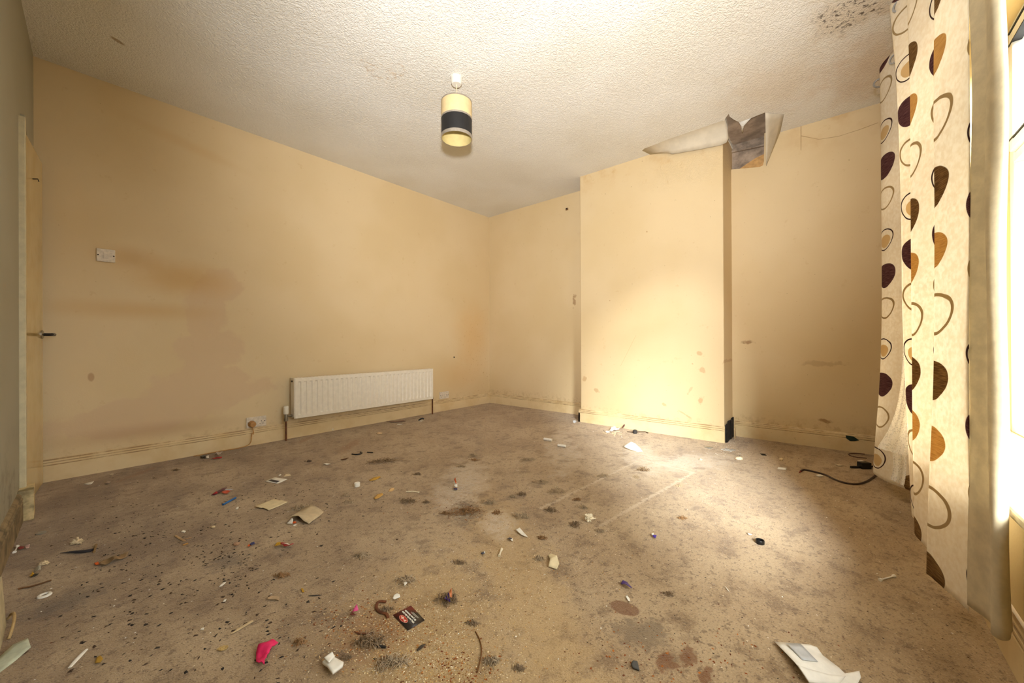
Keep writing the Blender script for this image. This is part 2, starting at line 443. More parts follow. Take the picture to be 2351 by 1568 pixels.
# ceiling with the torn hole beside the chimney breast
hole_px = [(1672, 313), (1671, 294), (1667, 280), (1664, 274), (1673, 261), (1675.5, 268), (1685, 275), (1697, 281), (1710.6, 282), (1725, 271), (1757, 258)]
hole = [Ce(*p) for p in hole_px]
hole = [Vector((LX + .02, BY0 - .005, H)), Vector((BX + .14, BY0 - .006, H))] + [Vector((p.x, min(p.y, BY0 - .012), H)) for p in hole[1:]] + [Vector((LX + .02, .80, H))]
outer = [(-.35, -.05, H), (LX + .19, -.05, H), (LX + .19, LY + .05, H), (-.35, LY + .05, H)]
hole[0].x = LX + .15; hole[-1].x = LX + .15
vsl, tris = tri_fill([[Vector(p) for p in outer], hole])
mb = MB(); mb.add(vsl, tris)
n0 = len(mb.v); nh = len(hole)
mb.add([tuple(p) for p in hole] + [(p.x, p.y, H + .03) for p in hole], [(i, (i + 1) % nh, nh + (i + 1) % nh, nh + i) for i in range(nh)])
ceil = tag(mb.build('ceiling', M_CEIL), 'white textured ceiling with damp stains, mould and a torn hole', 'ceiling', kind='structure')
M_GREYBOARD = plain('grey_bare_board', rgb(172, 154, 136), .9, var=.2, nsc=9, bumpy=.6, bsc=40)
MB().box(3.3, LX + .19, .55, BY0 + .02, H + .031, H + .06).build('exposed_board', M_GREYBOARD, ceil)
M_PAPER_PEEL = M_CEIL
def sheet(name, rows, mat, parent, thick=.0015):     # grid of points -> thin sheet
    m = MB(); nr, nc = len(rows), len(rows[0]); m.add([p for r in rows for p in r], [(j * nc + i, j * nc + i + 1, (j + 1) * nc + i + 1, (j + 1) * nc + i) for j in range(nr - 1) for i in range(nc - 1)])
    o = m.build(name, mat, parent, smooth=True); s = o.modifiers.new('thickness', 'SOLIDIFY'); s.thickness = thick; s.offset = 0; return o
# flap sagging over the top of the chimney breast
rng = random.Random(3)
low_px = [(1490, 361), (1520, 353), (1535, 346), (1543, 349), (1570, 344), (1600, 339), (1630, 333), (1655, 328), (1668, 322), (1673, 312)]
rows = []
for k in range(9):
    t = k / 8; row = []
    for i, (px, py) in enumerate(low_px):
        lo = onx(px, py + 5, BX - .03); hi = Vector((BX - .20, lo.y + (.0 if i else .05), H + .003))
        e = min(1, i / 2.0); z = H + .003 * (1 - t) - .001 - (H - lo.z) * e * t ** 3.0
        row.append((hi.x + (BX - .03 * e - .001 * (1 - e) - hi.x) * t, hi.y + (lo.y - hi.y) * t, z))
    rows.append(row)
M_SAG = plain('sagging_lining_paper', rgb(212, 202, 182), .85, var=.05, nsc=12)
sheet('sagging_paper', rows, M_SAG, ceil)
# little curled tongue hanging in the hole
a, b, tip = Ce(1697, 281), Ce(1724, 271), Ce(1703, 295)
rows = [[tuple(a.lerp(b, s_) + Vector((.0, 0, -.001))) for s_ in (0, .33, .66, 1)],
        [tuple(a.lerp(b, .15 + .5 * s_).lerp(tip, .5) + Vector((0, 0, -.012))) for s_ in (0, .33, .66, 1)],
        [tuple(tip + Vector((.004 * s_, -.006 * s_, -.03))) for s_ in (0, .33, .66, 1)]]
sheet('torn_tongue', rows, M_PAPER_PEEL, ceil)
# paper flap bridging ceiling and alcove wall
P1, P2, P3 = Ce(1757, 258), onx(1759, 381, LX - .012), onx(1791, 301, LX - .004); P3.z = min(P3.z, H - .002)
P0 = Ce(1800, 262)
rows = []
for k in range(8):
    t = k / 7
    L = P1.lerp(P2, t); Rr = P0.lerp(P3, min(1, t * 1.6)) if t < .62 else P3.lerp(P2, (t - .62) / .38)
    sag = math.sin(math.pi * t) * .02
    rows.append([tuple(L.lerp(Rr, s_) + Vector((0, 0, sag * (1 - s_) * .6 - .002))) for s_ in (0, .25, .5, .75, 1)])
rows = [[(min(p[0], LX - .003), p[1], min(p[2], H - .001)) for p in r] for r in rows]
sheet('hanging_flap', rows, M_SAG, ceil)
# cobweb-thin paper seam
# walls -------------------------------------------------------------
mb = MB(); mb.box(-.35, LX + .2, LY, LY + .1, -.02, H + .05)
tag(mb.build('wall_back', M_BACK), 'stained cream wall behind the radiator', 'wall', kind='structure')
# alcove wall with a broken recess high up
q = [Rw(1678, 391), Rw(1740, 388), Rw(1757, 383)]
Yr, Yl, Zb = .828, BY0 + .002, 2.36
lo = [(LX, -.4, -.02), (LX, LY + .1, -.02), (LX, LY + .1, H + .1), (LX, -.4, H + .1)]
hol = [(LX, Yl, H + .08), (LX, Yl, 2.395), (LX, 1.03, 2.385), (LX, .94, 2.368), (LX, .86, 2.352), (LX, .835, 2.36), (LX, Yr, 2.39), (LX, Yr - .005, H + .08)]
vsl, tris = tri_fill([[Vector((p[1], p[2], 0)) for p in lo], [Vector((p[1], p[2], 0)) for p in hol]])
mb = MB(); mb.add([(LX, p.x, p.y) for p in vsl], tris)
nh = len(hol); mb.add(hol + [(LX + .06, p[1], p[2]) for p in hol], [(i, (i + 1) % nh, nh + (i + 1) % nh, nh + i) for i in range(nh)])
mb.box(LX + .06, LX + .2, -.4, LY + .1, -.02, H + .1)
wr = tag(mb.build('wall_right', M_RIGHT), 'cream alcove wall either side of the chimney breast', 'wall', kind='structure')
m_hole = plain('exposed_lath', rgb(164, 146, 128), .95, var=.25, nsc=12, bumpy=.7, bsc=50)
MB().box(LX + .052, LX + .062, .78, BY0 + .01, 2.33, H + .09).build('exposed_backing', m_hole, wr)
m = MB(); m.obox((LX + .04, .95, H - .045), (.012, 0, 0), (0, .14, .012), (0, .0, .006)); m.build('lath', m_hole, wr)
m = MB(); m.add([(LX + .048, 1.06, 2.38), (LX + .048, .83, 2.35), (LX + .048, .83, 2.475), (LX + .044, .90, 2.455)], [(0, 1, 2, 3)]); 
m.add([(LX + .055, 1.06, 2.38), (LX + .055, .83, 2.35), (LX + .055, .83, 2.475), (LX + .055, .90, 2.455)], [(0, 1, 2, 3)])
m.build('loose_paper_wedge', plain('tan_paper', rgb(206, 162, 104), .8), wr)
# breast
mb = MB(); mb.box(BX, LX + .01, BY0, BY1, .0, H + .01, .008)
cb = tag(mb.build('wall_chimney_breast', M_BREAST), 'cream chimney breast jutting out between two alcoves', 'chimney breast', kind='structure')
# door wall, with the doorway
DY0, DY1, DZ = 3.46, 4.06, 1.955
mb = MB()
def lw(ya, yb, z0, z1, t=.12):
    mb.add([(wlx(ya), ya, z0), (wlx(yb), yb, z0), (wlx(yb), yb, z1), (wlx(ya), ya, z1), (wlx(ya) - t, ya, z0), (wlx(yb) - t, yb, z0), (wlx(yb) - t, yb, z1), (wlx(ya) - t, ya, z1)],
           [(0, 1, 2, 3), (7, 6, 5, 4), (0, 4, 5, 1), (2, 6, 7, 3), (1, 5, 6, 2), (0, 3, 7, 4)])
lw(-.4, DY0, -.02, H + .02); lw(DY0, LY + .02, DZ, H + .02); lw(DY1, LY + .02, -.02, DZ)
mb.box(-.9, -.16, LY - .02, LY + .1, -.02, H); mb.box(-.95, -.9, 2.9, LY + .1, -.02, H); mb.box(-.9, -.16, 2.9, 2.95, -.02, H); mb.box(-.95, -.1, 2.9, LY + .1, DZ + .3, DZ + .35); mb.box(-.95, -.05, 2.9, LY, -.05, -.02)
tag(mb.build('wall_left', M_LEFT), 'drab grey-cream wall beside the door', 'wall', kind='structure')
# window wall
x0, x1, z0, z1 = WIN
mb = MB()
mb.box(-.35, x0, -.32, 0, -.02, H + .02); mb.box(x1, LX + .1, -.32, 0, -.02, H + .02)
mb.box(x0, x1, -.32, 0, -.02, z0); mb.box(x0, x1, -.32, 0, z1, H + .02)
tag(mb.build('wall_front', M_FRONT), 'cream window wall behind the patterned curtain', 'wall', kind='structure')

# skirting boards ----------------------------------------------------
PROF = [(0, 0), (.018, 0), (.018, .095), (.0145, .0985), (.0145, .102), (.0175, .105), (.0175, .113), (.012, .1165), (.0135, .12), (.0135, .126), (.007, .134), (0, .137)]
def skirting(name, a, b, nrm, label, mat=M_SKIRT, cap=True):
    a, b, nrm = Vector(a), Vector(b), Vector(nrm); m = MB(); k = len(PROF)
    P = [a + nrm * d + Vector((0, 0, z)) for d, z in PROF] + [b + nrm * d + Vector((0, 0, z)) for d, z in PROF]
    m.add(P, [(i, i + 1, k + i + 1, k + i) for i in range(k - 1)] + [tuple(range(k)), tuple(range(2 * k - 1, k - 1, -1))])
    return tag(m.build(name, mat), label, 'skirting board', kind='structure')
skirting('baseboard_back', (0.02, LY, 0), (LX, LY, 0), (0, -1, 0), 'cream moulded skirting under the radiator')
skirting('baseboard_right_1', (LX, LY, 0), (LX, BY1, 0), (-1, 0, 0), 'cream skirting in the far alcove, left of the chimney breast')
skirting('baseboard_right_2', (LX, BY0 - .02, 0), (LX, .0, 0), (-1, 0, 0), 'cream skirting in the alcove beside the curtain')
skirting('baseboard_breast', (BX, BY1 + .018, 0), (BX, BY0 - .006, 0), (-1, 0, 0), 'cream skirting across the front of the chimney breast')
skirting('baseboard_breast_side', (BX - .018, BY1, 0), (LX, BY1, 0), (0, 1, 0), 'cream skirting on the hidden side of the chimney breast')
skirting('baseboard_left', (wlx(0), 0, 0), (wlx(3.36), 3.36, 0), (1, 0.045, 0), 'dirty skirting along the wall by the door', plain('dirty_skirting', rgb(146, 126, 94), .8, var=.3, nsc=14))
skirting('baseboard_front', (-.2, 0, 0), (LX, 0, 0), (0, 1, 0), 'cream skirting under the window')
# broken, bare side of the chimney breast at floor level
bd = empty('bare_skirting_gap', (BX + .15, BY0, 0)); tag(bd, 'dark broken gap at the foot of the chimney breast where skirting is missing', 'broken skirting', kind='structure')
m_black = plain('charred_wood', rgb(30, 24, 20), .9, var=.35, nsc=40, bumpy=.8)
def rel(o, m, name, mat):  # world-built mesh under an empty
    c = m.build(name, mat, o); c.matrix_parent_inverse = Matrix.Translation(o.location).inverted(); return c
m = MB(); m.box(BX + .01, LX - .018, BY0 - .006, BY0 + .002, 0.0, .14); rel(bd, m, 'bare_masonry', m_black)
for k, (xx, hh, ww, dy) in enumerate(((BX + .05, .15, .028, .012), (BX + .12, .165, .03, .009), (BX + .19, .16, .028, .014), (BX + .27, .17, .03, .01))):
    m = MB(); m.obox((xx, BY0 - .006 - dy / 2, hh / 2), (ww, 0, 0), (0, dy / 2, 0), (.004, 0, hh / 2)); rel(bd, m, 'splintered_batten', m_black)
m = MB(); m.obox((BX + .21, BY0 - .04, .045), (.012, 0, .012), (0, .004, 0), (-.01, 0, .042)); rel(bd, m, 'pale_splinter', plain('pale_broken_wood', rgb(206, 178, 140), .8))

def sub(part, m, name, mat): return m.build(name, mat, part)     # sub-part of a part (parts sit at the world origin)
# window --------------------------------------------------------------
wn = empty('window_1', ((x0 + x1) / 2, -.27, z0)); tag(wn, 'white plastic framed window glaring with daylight behind the curtain', 'window', kind='structure')
fy0, fy1 = -.31, -.25
m = MB(); m.box(x0, x0 + .06, fy0, fy1, z0, z1, .006); m.box(x1 - .06, x1, fy0, fy1, z0, z1, .006); m.box(x0 + .06, x1 - .06, fy0, fy1, z0, z0 + .06, .006); m.box(x0 + .06, x1 - .06, fy0, fy1, z1 - .06, z1, .006)
rel(wn, m, 'outer_frame', M_UPVC)
TZ = 1.66
m = MB(); m.box(x0 + .06, x1 - .06, fy0, fy1, TZ - .02, TZ + .02, .004); rel(wn, m, 'transom', M_UPVC)
muls = (1.25, 2.28)
for X in muls:
    m = MB(); m.box(X - .03, X + .03, fy0, fy1, z0 + .06, TZ - .02, .004); rel(wn, m, 'mullion', M_UPVC)
    m = MB(); m.box(X - .03, X + .03, fy0, fy1, TZ + .02, z1 - .06, .004); rel(wn, m, 'mullion', M_UPVC)
xs = [x0 + .06, muls[0], muls[1], x1 - .06]
for i in range(3):
    a, b = xs[i] + (.03 if i else 0), xs[i + 1] - (.03 if i < 2 else 0)
    for (za, zb) in ((z0 + .06, TZ - .02), (TZ + .02, z1 - .06)):
        s = rel(wn, MB().box(a, b, -.285, -.28, za, zb), 'pane', M_GLASS)
        if za > TZ:      # opening fanlight sash
            m = MB(); 
            for (p, q_, r, t) in ((a + .004, a + .05, za + .004, zb - .004), (b - .05, b - .004, za + .004, zb - .004), (a + .05, b - .05, za + .004, za + .05), (a + .05, b - .05, zb - .05, zb - .004)):
                m.box(p, q_, -.30, -.235, r, t, .005)
            sh = rel(wn, m, 'fanlight_sash', M_UPVC)
            m = MB()
            for (r, t) in ((za + .052, za + .058), (zb - .058, zb - .052), (zb - .004, zb + .002)):
                m.box(a + .01, b - .01, -.262, -.232, r, t)
            sub(sh, m, 'gasket', M_GASK)
m = MB(); m.box(x0 - .0, x1, -.25, .03, z0 - .025, z0 + .005, .008); rel(wn, m, 'sill_board', plain('cream_sill', rgb(240, 226, 190), .4, var=.04))

# door ------------------------------------------------------------------
def door_mat():
    g = G('cream_gloss_door'); c = g.mix(g.noise(4, 4).step(.4, .7), rgb(212, 186, 128), rgb(196, 168, 110))
    c = g.mix(g.noise(26, 5, .7).step(.68, .74) * .5, c, rgb(120, 88, 52)); g.principled(c, .12, g.bump(g.noise(7, 3), .08, .01), .5); return g.mat
M_DOOR = door_mat()
hin = Vector((-.022, 3.475, 0)); free = Vector((.034, 4.03, 0)); dd = (free - hin).normalized(); dn = Vector((dd.y, -dd.x, 0))
dr = empty('door_1', hin); tag(dr, 'cream gloss door standing slightly ajar at the left edge', 'door', kind='structure')
mid = (hin + free) / 2; L = (free - hin).length
m = MB(); m.obox(mid - dn * .02 + Vector((0, 0, .975)), dd * (L / 2), dn * .02, Vector((0, 0, .965))); rel(dr, m, 'door_leaf', M_DOOR)
m_chrome = plain('tarnished_chrome', rgb(190, 186, 176), .25, metal=.9); m_lever = plain('dark_lever', rgb(52, 46, 42), .35, metal=.4)
hp = free - dd * .045 + Vector((0, 0, .905))
m = MB(); m.tube([hp - dn * .002, hp + dn * .006, hp + dn * .010], [.026, .026, .018], 20); hr = rel(dr, m, 'handle_rose', m_chrome)
m = MB(); m.tube([hp + dn * .008, hp + dn * .04, hp + dn * .05 - dd * .012, hp + dn * .052 - dd * .05, hp + dn * .05 - dd * .09], [.009, .009, .010, .009, .008], 12); sub(hr, m, 'handle_lever', m_lever)
hp = hp - dd * .26; m = MB(); m.tube([hp + dn * .001 + Vector((0, 0, .43 + .42)), hp + dn * .02 + Vector((0, 0, .855)), hp + dn * .022 + dd * .01 + Vector((0, 0, .845))], [.003, .003, .003], 6); rel(dr, m, 'coat_hook', m_lever)
tr = empty('trim_1', (wlx(3.4), 3.42, 0)); tag(tr, 'pale painted architrave strip beside the door', 'door trim', kind='structure')
M_TRIM = plain('pale_trim', rgb(206, 194, 160), .45, var=.06)
wy = wlx(3.43)
m = MB(); m.box(wy - .01, wy + .021, 3.41, 3.468, .12, DZ + .015, .004); rel(tr, m, 'architrave_leg', M_TRIM)
m = MB(); m.box(wy - .01, wy + .019, 3.468, LY - .002, DZ + .0, DZ + .045, .004); rel(tr, m, 'architrave_head', M_LEFT)
m = MB(); m.box(wy - .005, wy + .046, 3.33, 3.47, .0, .145, .004); rel(tr, m, 'plinth_block', plain('worn_plinth', rgb(206, 186, 140), .7, var=.3, nsc=18))

# ================================================================== FITTINGS
# radiator -----------------------------------------------------------
M_RAD = plain('white_radiator_enamel', rgb(238, 230, 214), .35, var=.03)
RY = LY - .115
pl, pr_ = ony(676, 915, RY), ony(995, 890, RY)
rx0, rx1 = pl.x, pr_.x
rz0, rz1 = ony(676, 963, RY).z, ony(676, 868, RY).z
rd = empty('radiator', ((rx0 + rx1) / 2, LY, rz0)); tag(rd, 'white ribbed panel radiator on the back wall', 'radiator')
N = 31
m = MB(); prof = []
x = rx0; w = (rx1 - rx0 - .04) / N
pts = [(rx0, .010), (rx0 + .006, 0), (rx0 + .02, 0)]
for k in range(N):
    a = rx0 + .02 + k * w
    pts += [(a + w * .22, 0), (a + w * .36, .007), (a + w * .64, .007), (a + w * .78, 0), (a + w, 0)]
pts += [(rx1 - .006, 0), (rx1, .010)]
flat = [(p[0], 0 if 0 < i < len(pts) - 1 else .01) for i, p in enumerate(pts)]
rows_ = [(rz0, flat, .012), (rz0 + .006, flat, 0), (rz0 + .032, flat, 0), (rz0 + .042, pts, 0), (rz1 - .042, pts, 0), (rz1 - .032, flat, 0), (rz1 - .006, flat, 0), (rz1, flat, .012)]
nc = len(pts); vs = []; fs = []
for (zz, pr, off) in rows_:
    for (xx, d) in pr: vs.append((xx, RY + d + off, zz))
for j in range(len(rows_) - 1):
    for i in range(nc - 1): fs.append((j * nc + i, j * nc + i + 1, (j + 1) * nc + i + 1, (j + 1) * nc + i))
m.add(vs, fs)
pn = rel(rd, m, 'front_panel', M_RAD); autosmooth(pn, 30)
m = MB(); m.box(rx0 + .004, rx1 - .004, RY + .012, RY + .018, rz0 + .004, rz1 - .004); rel(rd, m, 'panel_back', M_RAD)
m = MB(); m.box(rx0 + .004, rx1 - .004, LY - .05, LY - .036, rz0 + .004, rz1 - .004, .003); rel(rd, m, 'rear_panel', M_RAD)
for X in (rx0, rx1):
    m = MB(); m.box(X - .002 if X == rx0 else X - .006, X + .006 if X == rx0 else X + .002, RY + .006, LY - .036, rz0 + .02, rz1 - .002, .001); rel(rd, m, 'side_cover', M_RAD)
m = MB()
for k in range(50):
    a = rx0 + .01 + (rx1 - rx0 - .02) * k / 50; m.box(a, a + (rx1 - rx0) / 80, RY + .018, LY - .05, rz1 - .006, rz1 - .002)
tag(rel(rd, m, 'top_grille', M_RAD), kind='stuff')
m = MB(); m.tube([(rx0 - .002, RY + .04, rz1 - .03), (rx0 - .010, RY + .04, rz1 - .03)], .008, 12); rel(rd, m, 'bleed_valve', plain('brass_dark', rgb(70, 60, 48), .5))
M_PIPE = plain('brown_stained_pipe', rgb(112, 66, 34), .45, var=.25)
M_BRASS = plain('dull_chrome_valve', rgb(150, 142, 126), .35, metal=.8)
vy = RY + .045
vx = rx0 - .052
m = MB(); m.tube([(vx, vy, 0), (vx, vy, rz0 + .01)], .0085, 12); rel(rd, m, 'supply_pipe', M_PIPE)
m = MB(); m.tube([(vx, vy, rz0 - .01), (vx, vy, rz0 + .05)], [.014, .012], 14); m.tube([(vx, vy, rz0 + .03), (rx0 + .01, vy, rz0 + .03)], [.010, .010], 12); m.lathe([(.017, -.012), (.017, .012)], (vx, vy, rz0), 6); vb = rel(rd, m, 'valve_body', M_BRASS)
m = MB(); m.lathe([(.0, 0), (.019, 0), (.021, .01), (.020, .045), (.021, .06), (.018, .068), (0, .07)], (vx, vy, rz0 + .05), 20); hd = sub(vb, m, 'thermostatic_head', plain('white_plastic', rgb(240, 234, 220), .4, var=.03)); autosmooth(hd)
vx2 = rx1 + .02
m = MB(); m.tube([(vx2, vy, 0), (vx2, vy, rz0 + .01)], .0085, 12); rel(rd, m, 'return_pipe', M_PIPE)
m = MB(); m.tube([(vx2, vy, rz0), (vx2, vy, rz0 + .055)], [.013, .009], 12); m.tube([(vx2, vy, rz0 + .03), (rx1 - .01, vy, rz0 + .03)], .009, 10); rel(rd, m, 'lockshield_valve', M_BRASS)

# light switch + sockets ----------------------------------------------
M_PLATE = plain('aged_white_plate', rgb(226, 214, 196), .4, var=.1, nsc=40)
M_DARK = plain('dark_hole', rgb(40, 32, 26), .7)
def plate(name, label, cat, c, wd=.146, ht=.086):
    e = empty(name, c); tag(e, label, cat)
    m = MB(); m.box(c.x - wd / 2, c.x + wd / 2, c.y - .011, c.y - .0005, c.z - ht / 2, c.z + ht / 2, .004); rel(e, m, 'faceplate', M_PLATE)
    for sx in (-1, 1):
        m = MB(); m.tube([(c.x + sx * wd * .41, c.y - .008, c.z), (c.x + sx * wd * .41, c.y - .0118, c.z)], .0042, 10); rel(e, m, 'screw', M_DARK)
    return e
c = Bk(243, 587)
e = plate('light_switch', 'grubby white light switch beside the door', 'light switch', c, .088)
m = MB(); m.box(c.x - .013, c.x + .013, c.y - .0135, c.y - .011, c.z - .02, c.z + .02, .001); rel(e, m, 'rocker', M_PLATE)
def pins(e, c, sx):
    for (dx, dz, w_, h_) in ((0, .012, .004, .008), (-.011, -.008, .007, .003), (.011, -.008, .007, .003)):
        m = MB(); m.box(c.x + sx + dx - w_ / 2, c.x + sx + dx + w_ / 2, c.y - .0115, c.y - .0105, c.z + dz - .01 - h_ / 2, c.z + dz - .01 + h_ / 2); rel(e, m, 'pin_hole', M_DARK)
    m = MB(); m.box(c.x + sx * .5 - .008, c.x + sx * .5 + .008, c.y - .0145, c.y - .011, c.z + .012, c.z + .034, .001); rel(e, m, 'rocker', M_PLATE)
def socket(label, c):
    e = plate('wall_socket', label, 'socket', c)
    for sx in (-.036, .036): pins(e, c, sx)
    return e
cs = Bk(588, 968); socket('white double socket with a brown plug in it, left of the radiator', cs)
c2 = Bk(1019, 907); socket('white double socket near the far corner, right of the radiator', c2)
# plug with lead
pg = empty('plug', Vector((cs.x - .036, cs.y - .011, cs.z - .012))); tag(pg, 'yellowed plug with trailing lead in the socket left of the radiator', 'plug')
M_TAN = plain('yellowed_plastic', rgb(190, 142, 84), .5, var=.12)
m = MB(); m.lathe([(0, -.045), (.02, -.043), (.025, -.03), (.026, -.012), (.027, -.0005), (0, -.0005)], (cs.x - .036, cs.y - .011, cs.z - .012), 20, 'Y'); o = rel(pg, m, 'plug_body', M_TAN); autosmooth(o)
f0 = Fl(545, 1033)
path = smooth_path([(cs.x - .036, cs.y - .035, cs.z - .035), (cs.x - .03, cs.y - .04, cs.z - .09), (cs.x - .045, cs.y - .05, .10), (cs.x - .06, cs.y - .06, .03), (cs.x - .12, cs.y - .05, .006), (cs.x - .26, cs.y - .04, .005), (cs.x - .42, cs.y - .05, .005)], 30)
m = MB(); m.tube(path, .0038, 8); autosmooth(rel(pg, m, 'lead', M_TAN))

# pendant lamp -----------------------------------------------------------
pc = Ce(1048, 178); cx_, cy_ = pc.x, pc.y
lp = empty('pendant_lamp', (cx_, cy_, H)); tag(lp, 'cream and black banded drum shade pendant hanging from the ceiling', 'pendant lamp')
def mk(name, mbx, mat, sm=True):
    o = rel(lp, mbx, name, mat)
    if sm: autosmooth(o)
    return o
mk('ceiling_rose', MB().lathe([(0, -.048), (.030, -.048), (.035, -.040), (.037, -.01), (.04, -.0002), (0, -.0002)], (cx_, cy_, H), 28), plain('white_rose', rgb(222, 216, 204), .45, var=.02))
mk('flex', MB().tube([(cx_, cy_, H - .045), (cx_, cy_, 2.36)], .0032, 8), plain('white_flex', rgb(226, 210, 178), .5))
R0, zb, zt = .1, 2.192, 2.436
def band(name, za, zbb, mat, r=R0, t=.0014): return mk(name, MB().lathe([(r, za), (r, zbb), (r - t, zbb), (r - t, za)], (cx_, cy_, 0), 48, closed=True), mat)
M_CREAMSH = plain('cream_shade_fabric', rgb(240, 216, 164), .5, var=.04, trans=.25)
band('cream_band', 2.327, zt - .006, M_CREAMSH); band('black_band', 2.212, 2.318, plain('black_shade_fabric', rgb(28, 26, 26), .55, var=.1))
m_sil = plain('silver_trim', rgb(176, 166, 152), .35, metal=.6)
band('silver_rim', zt - .008, zt, m_sil, R0 + .0012, .003); band('silver_rim', 2.317, 2.328, m_sil, R0 + .0012, .003); band('silver_rim', zb, 2.213, m_sil, R0 + .0012, .003)
band('inner_liner', zb + .001, zt - .003, plain('yellow_liner', rgb(204, 186, 128), .6, var=.04), R0 - .0022, .001)
for k in range(3):
    a = k * 2.094; mk('spider_arm', MB().tube([(cx_ + .014 * math.cos(a), cy_ + .014 * math.sin(a), 2.36), (cx_ + (R0 - .003) * math.cos(a), cy_ + (R0 - .003) * math.sin(a), zt - .01)], .0015, 6), m_sil)
mk('lamp_holder', MB().lathe([(0, 2.37), (.012, 2.37), (.015, 2.345), (.018, 2.32), (.018, 2.30), (0, 2.30)], (cx_, cy_, 0), 20), plain('white_holder', rgb(232, 226, 212), .4))

# ================================================================== CURTAIN
def curtain_mat():
    g = G('patterned_curtain'); u, v = g.uv()
    base = g.mix(g.noise(60, 3).step(.3, .7), rgb(248, 239, 222), rgb(240, 228, 206))
    n = g.new('ShaderNodeTexNoise'); n.inputs['Scale'].default_value = 1.0; n.inputs['Detail'].default_value = 3
    g.nt.links.new(g.vec(u * 30, v * 420, 0.0), n.inputs['Vector']); streak = V(g, n.outputs['Fac'])
    c = base
    def motif(c, cu, cv, r, col, col2=None, ring=None, egg=.25):
        du = (u - cu).wrap(-.2, .2); dv = (v - cv).wrap(-.305, .305)
        du = du * .95 / (1.0 + dv * (egg / r))
        d = (du.sq() + dv.sq()).sqrt() + (g.noise(9, 2) - .5) * .012
        if ring is None: mk_ = d.step(r + .0012, r - .0012)
        else: mk_ = (d - r).abs().step(ring + .001, ring - .001)
        cc = g.mix(streak.step(.42, .62), col, col2) if col2 else col
        return g.mix(mk_, c, cc)
    br1, br2 = rgb(112, 82, 44), rgb(150, 116, 70)
    pu1, pu2 = rgb(84, 50, 52), rgb(116, 78, 76)
    go1, go2 = rgb(206, 168, 104), rgb(190, 150, 88)
    ringc = rgb(176, 152, 110); dark = rgb(70, 44, 40)
    # column one : brown, gold, pale ring
    c = motif(c, 0.0, 1.33, .064, br1, br2); c = motif(c, 0.0, 1.13, .058, go1, go2); c = motif(c, 0.015, .93, .06, ringc, None, .005)
    # column two : plum, dark ring round tan, pale ring
    c = motif(c, .2, 1.21, .066, pu1, pu2); c = motif(c, .2, 1.40, .034, rgb(218, 190, 140)); c = motif(c, .195, 1.41, .056, dark, None, .003); c = motif(c, .2, 1.03, .056, ringc, None, .0045)
    p = g.principled(c, .85, g.bump(g.noise(300, 2), .15, .002), .15)
    t = g.new('ShaderNodeBsdfTranslucent'); g.put(t.inputs[0], c); mx = g.new('ShaderNodeMixShader'); mx.inputs[0].default_value = .38
    g.nt.links.new(p.outputs[0], mx.inputs[1]); g.nt.links.new(t.outputs[0], mx.inputs[2]); g.nt.links.new(mx.outputs[0], g.out.inputs[0])
    return g.mat
M_CURT = curtain_mat()
M_LINING = plain('grey_cream_lining', rgb(214, 200, 170), .85, var=.06, trans=.3, bumpy=.2)
def cloth(name, prof, ztop, zbot, mat, parent, nu=150, nv=90, seed=1, wob=.006):
    """prof: (top xy, mid xy, bottom xy, u) along the width; the folds change shape from top to hem"""
    T = smooth_path([(p[0][0], p[0][1], p[3]) for p in prof], nu); Mi = smooth_path([(p[1][0], p[1][1], p[3]) for p in prof], nu); Bo = smooth_path([(p[2][0], p[2][1], p[3]) for p in prof], nu)
    vs = []; uvs = []
    for j in range(nv + 1):
        t = j / nv
        for i in range(nu + 1):
            u = Mi[i].z; z = ztop * (1 - t) + zbot(u) * t
            if z > 1.2: k = (z - 1.2) / 1.2; k = k * k; p = Mi[i].lerp(T[i], k)
            else: k = (1.2 - z) / 1.1; k = k * k * (1.6 - .6 * k); p = Mi[i].lerp(Bo[i], k)
            w1 = mnoise.noise(Vector((u * 6 + seed * 9, z * 1.7, seed))); w2 = mnoise.noise(Vector((u * 6, z * 1.7 + 30, seed + 5)))
            vs.append((p.x + w1 * wob * 1.6, max(.022, p.y + w2 * wob), z)); uvs.append((u, z))
    m = nu + 1
    fs = [(j * m + i, j * m + i + 1, (j + 1) * m + i + 1, (j + 1) * m + i) for j in range(nv) for i in range(nu)]
    me = bpy.data.meshes.new(name); me.from_pydata(vs, [], fs); me.update()
    for pl_ in me.polygons: pl_.use_smooth = True
    ul = me.uv_layers.new(name='UVMap')
    for lp_ in me.loops: ul.data[lp_.index].uv = uvs[lp_.vertex_index]
    me.materials.append(mat)
    o = link(name, me, parent); o.matrix_parent_inverse = Matrix.Translation(parent.location).inverted()
    s = o.modifiers.new('thickness', 'SOLIDIFY'); s.thickness = .0012; s.offset = 0
    return o
ct = empty('curtain', (2.2, .1, 2.40)); tag(ct, 'cream eyelet curtain with brown, gold and plum circles at the window', 'curtain')
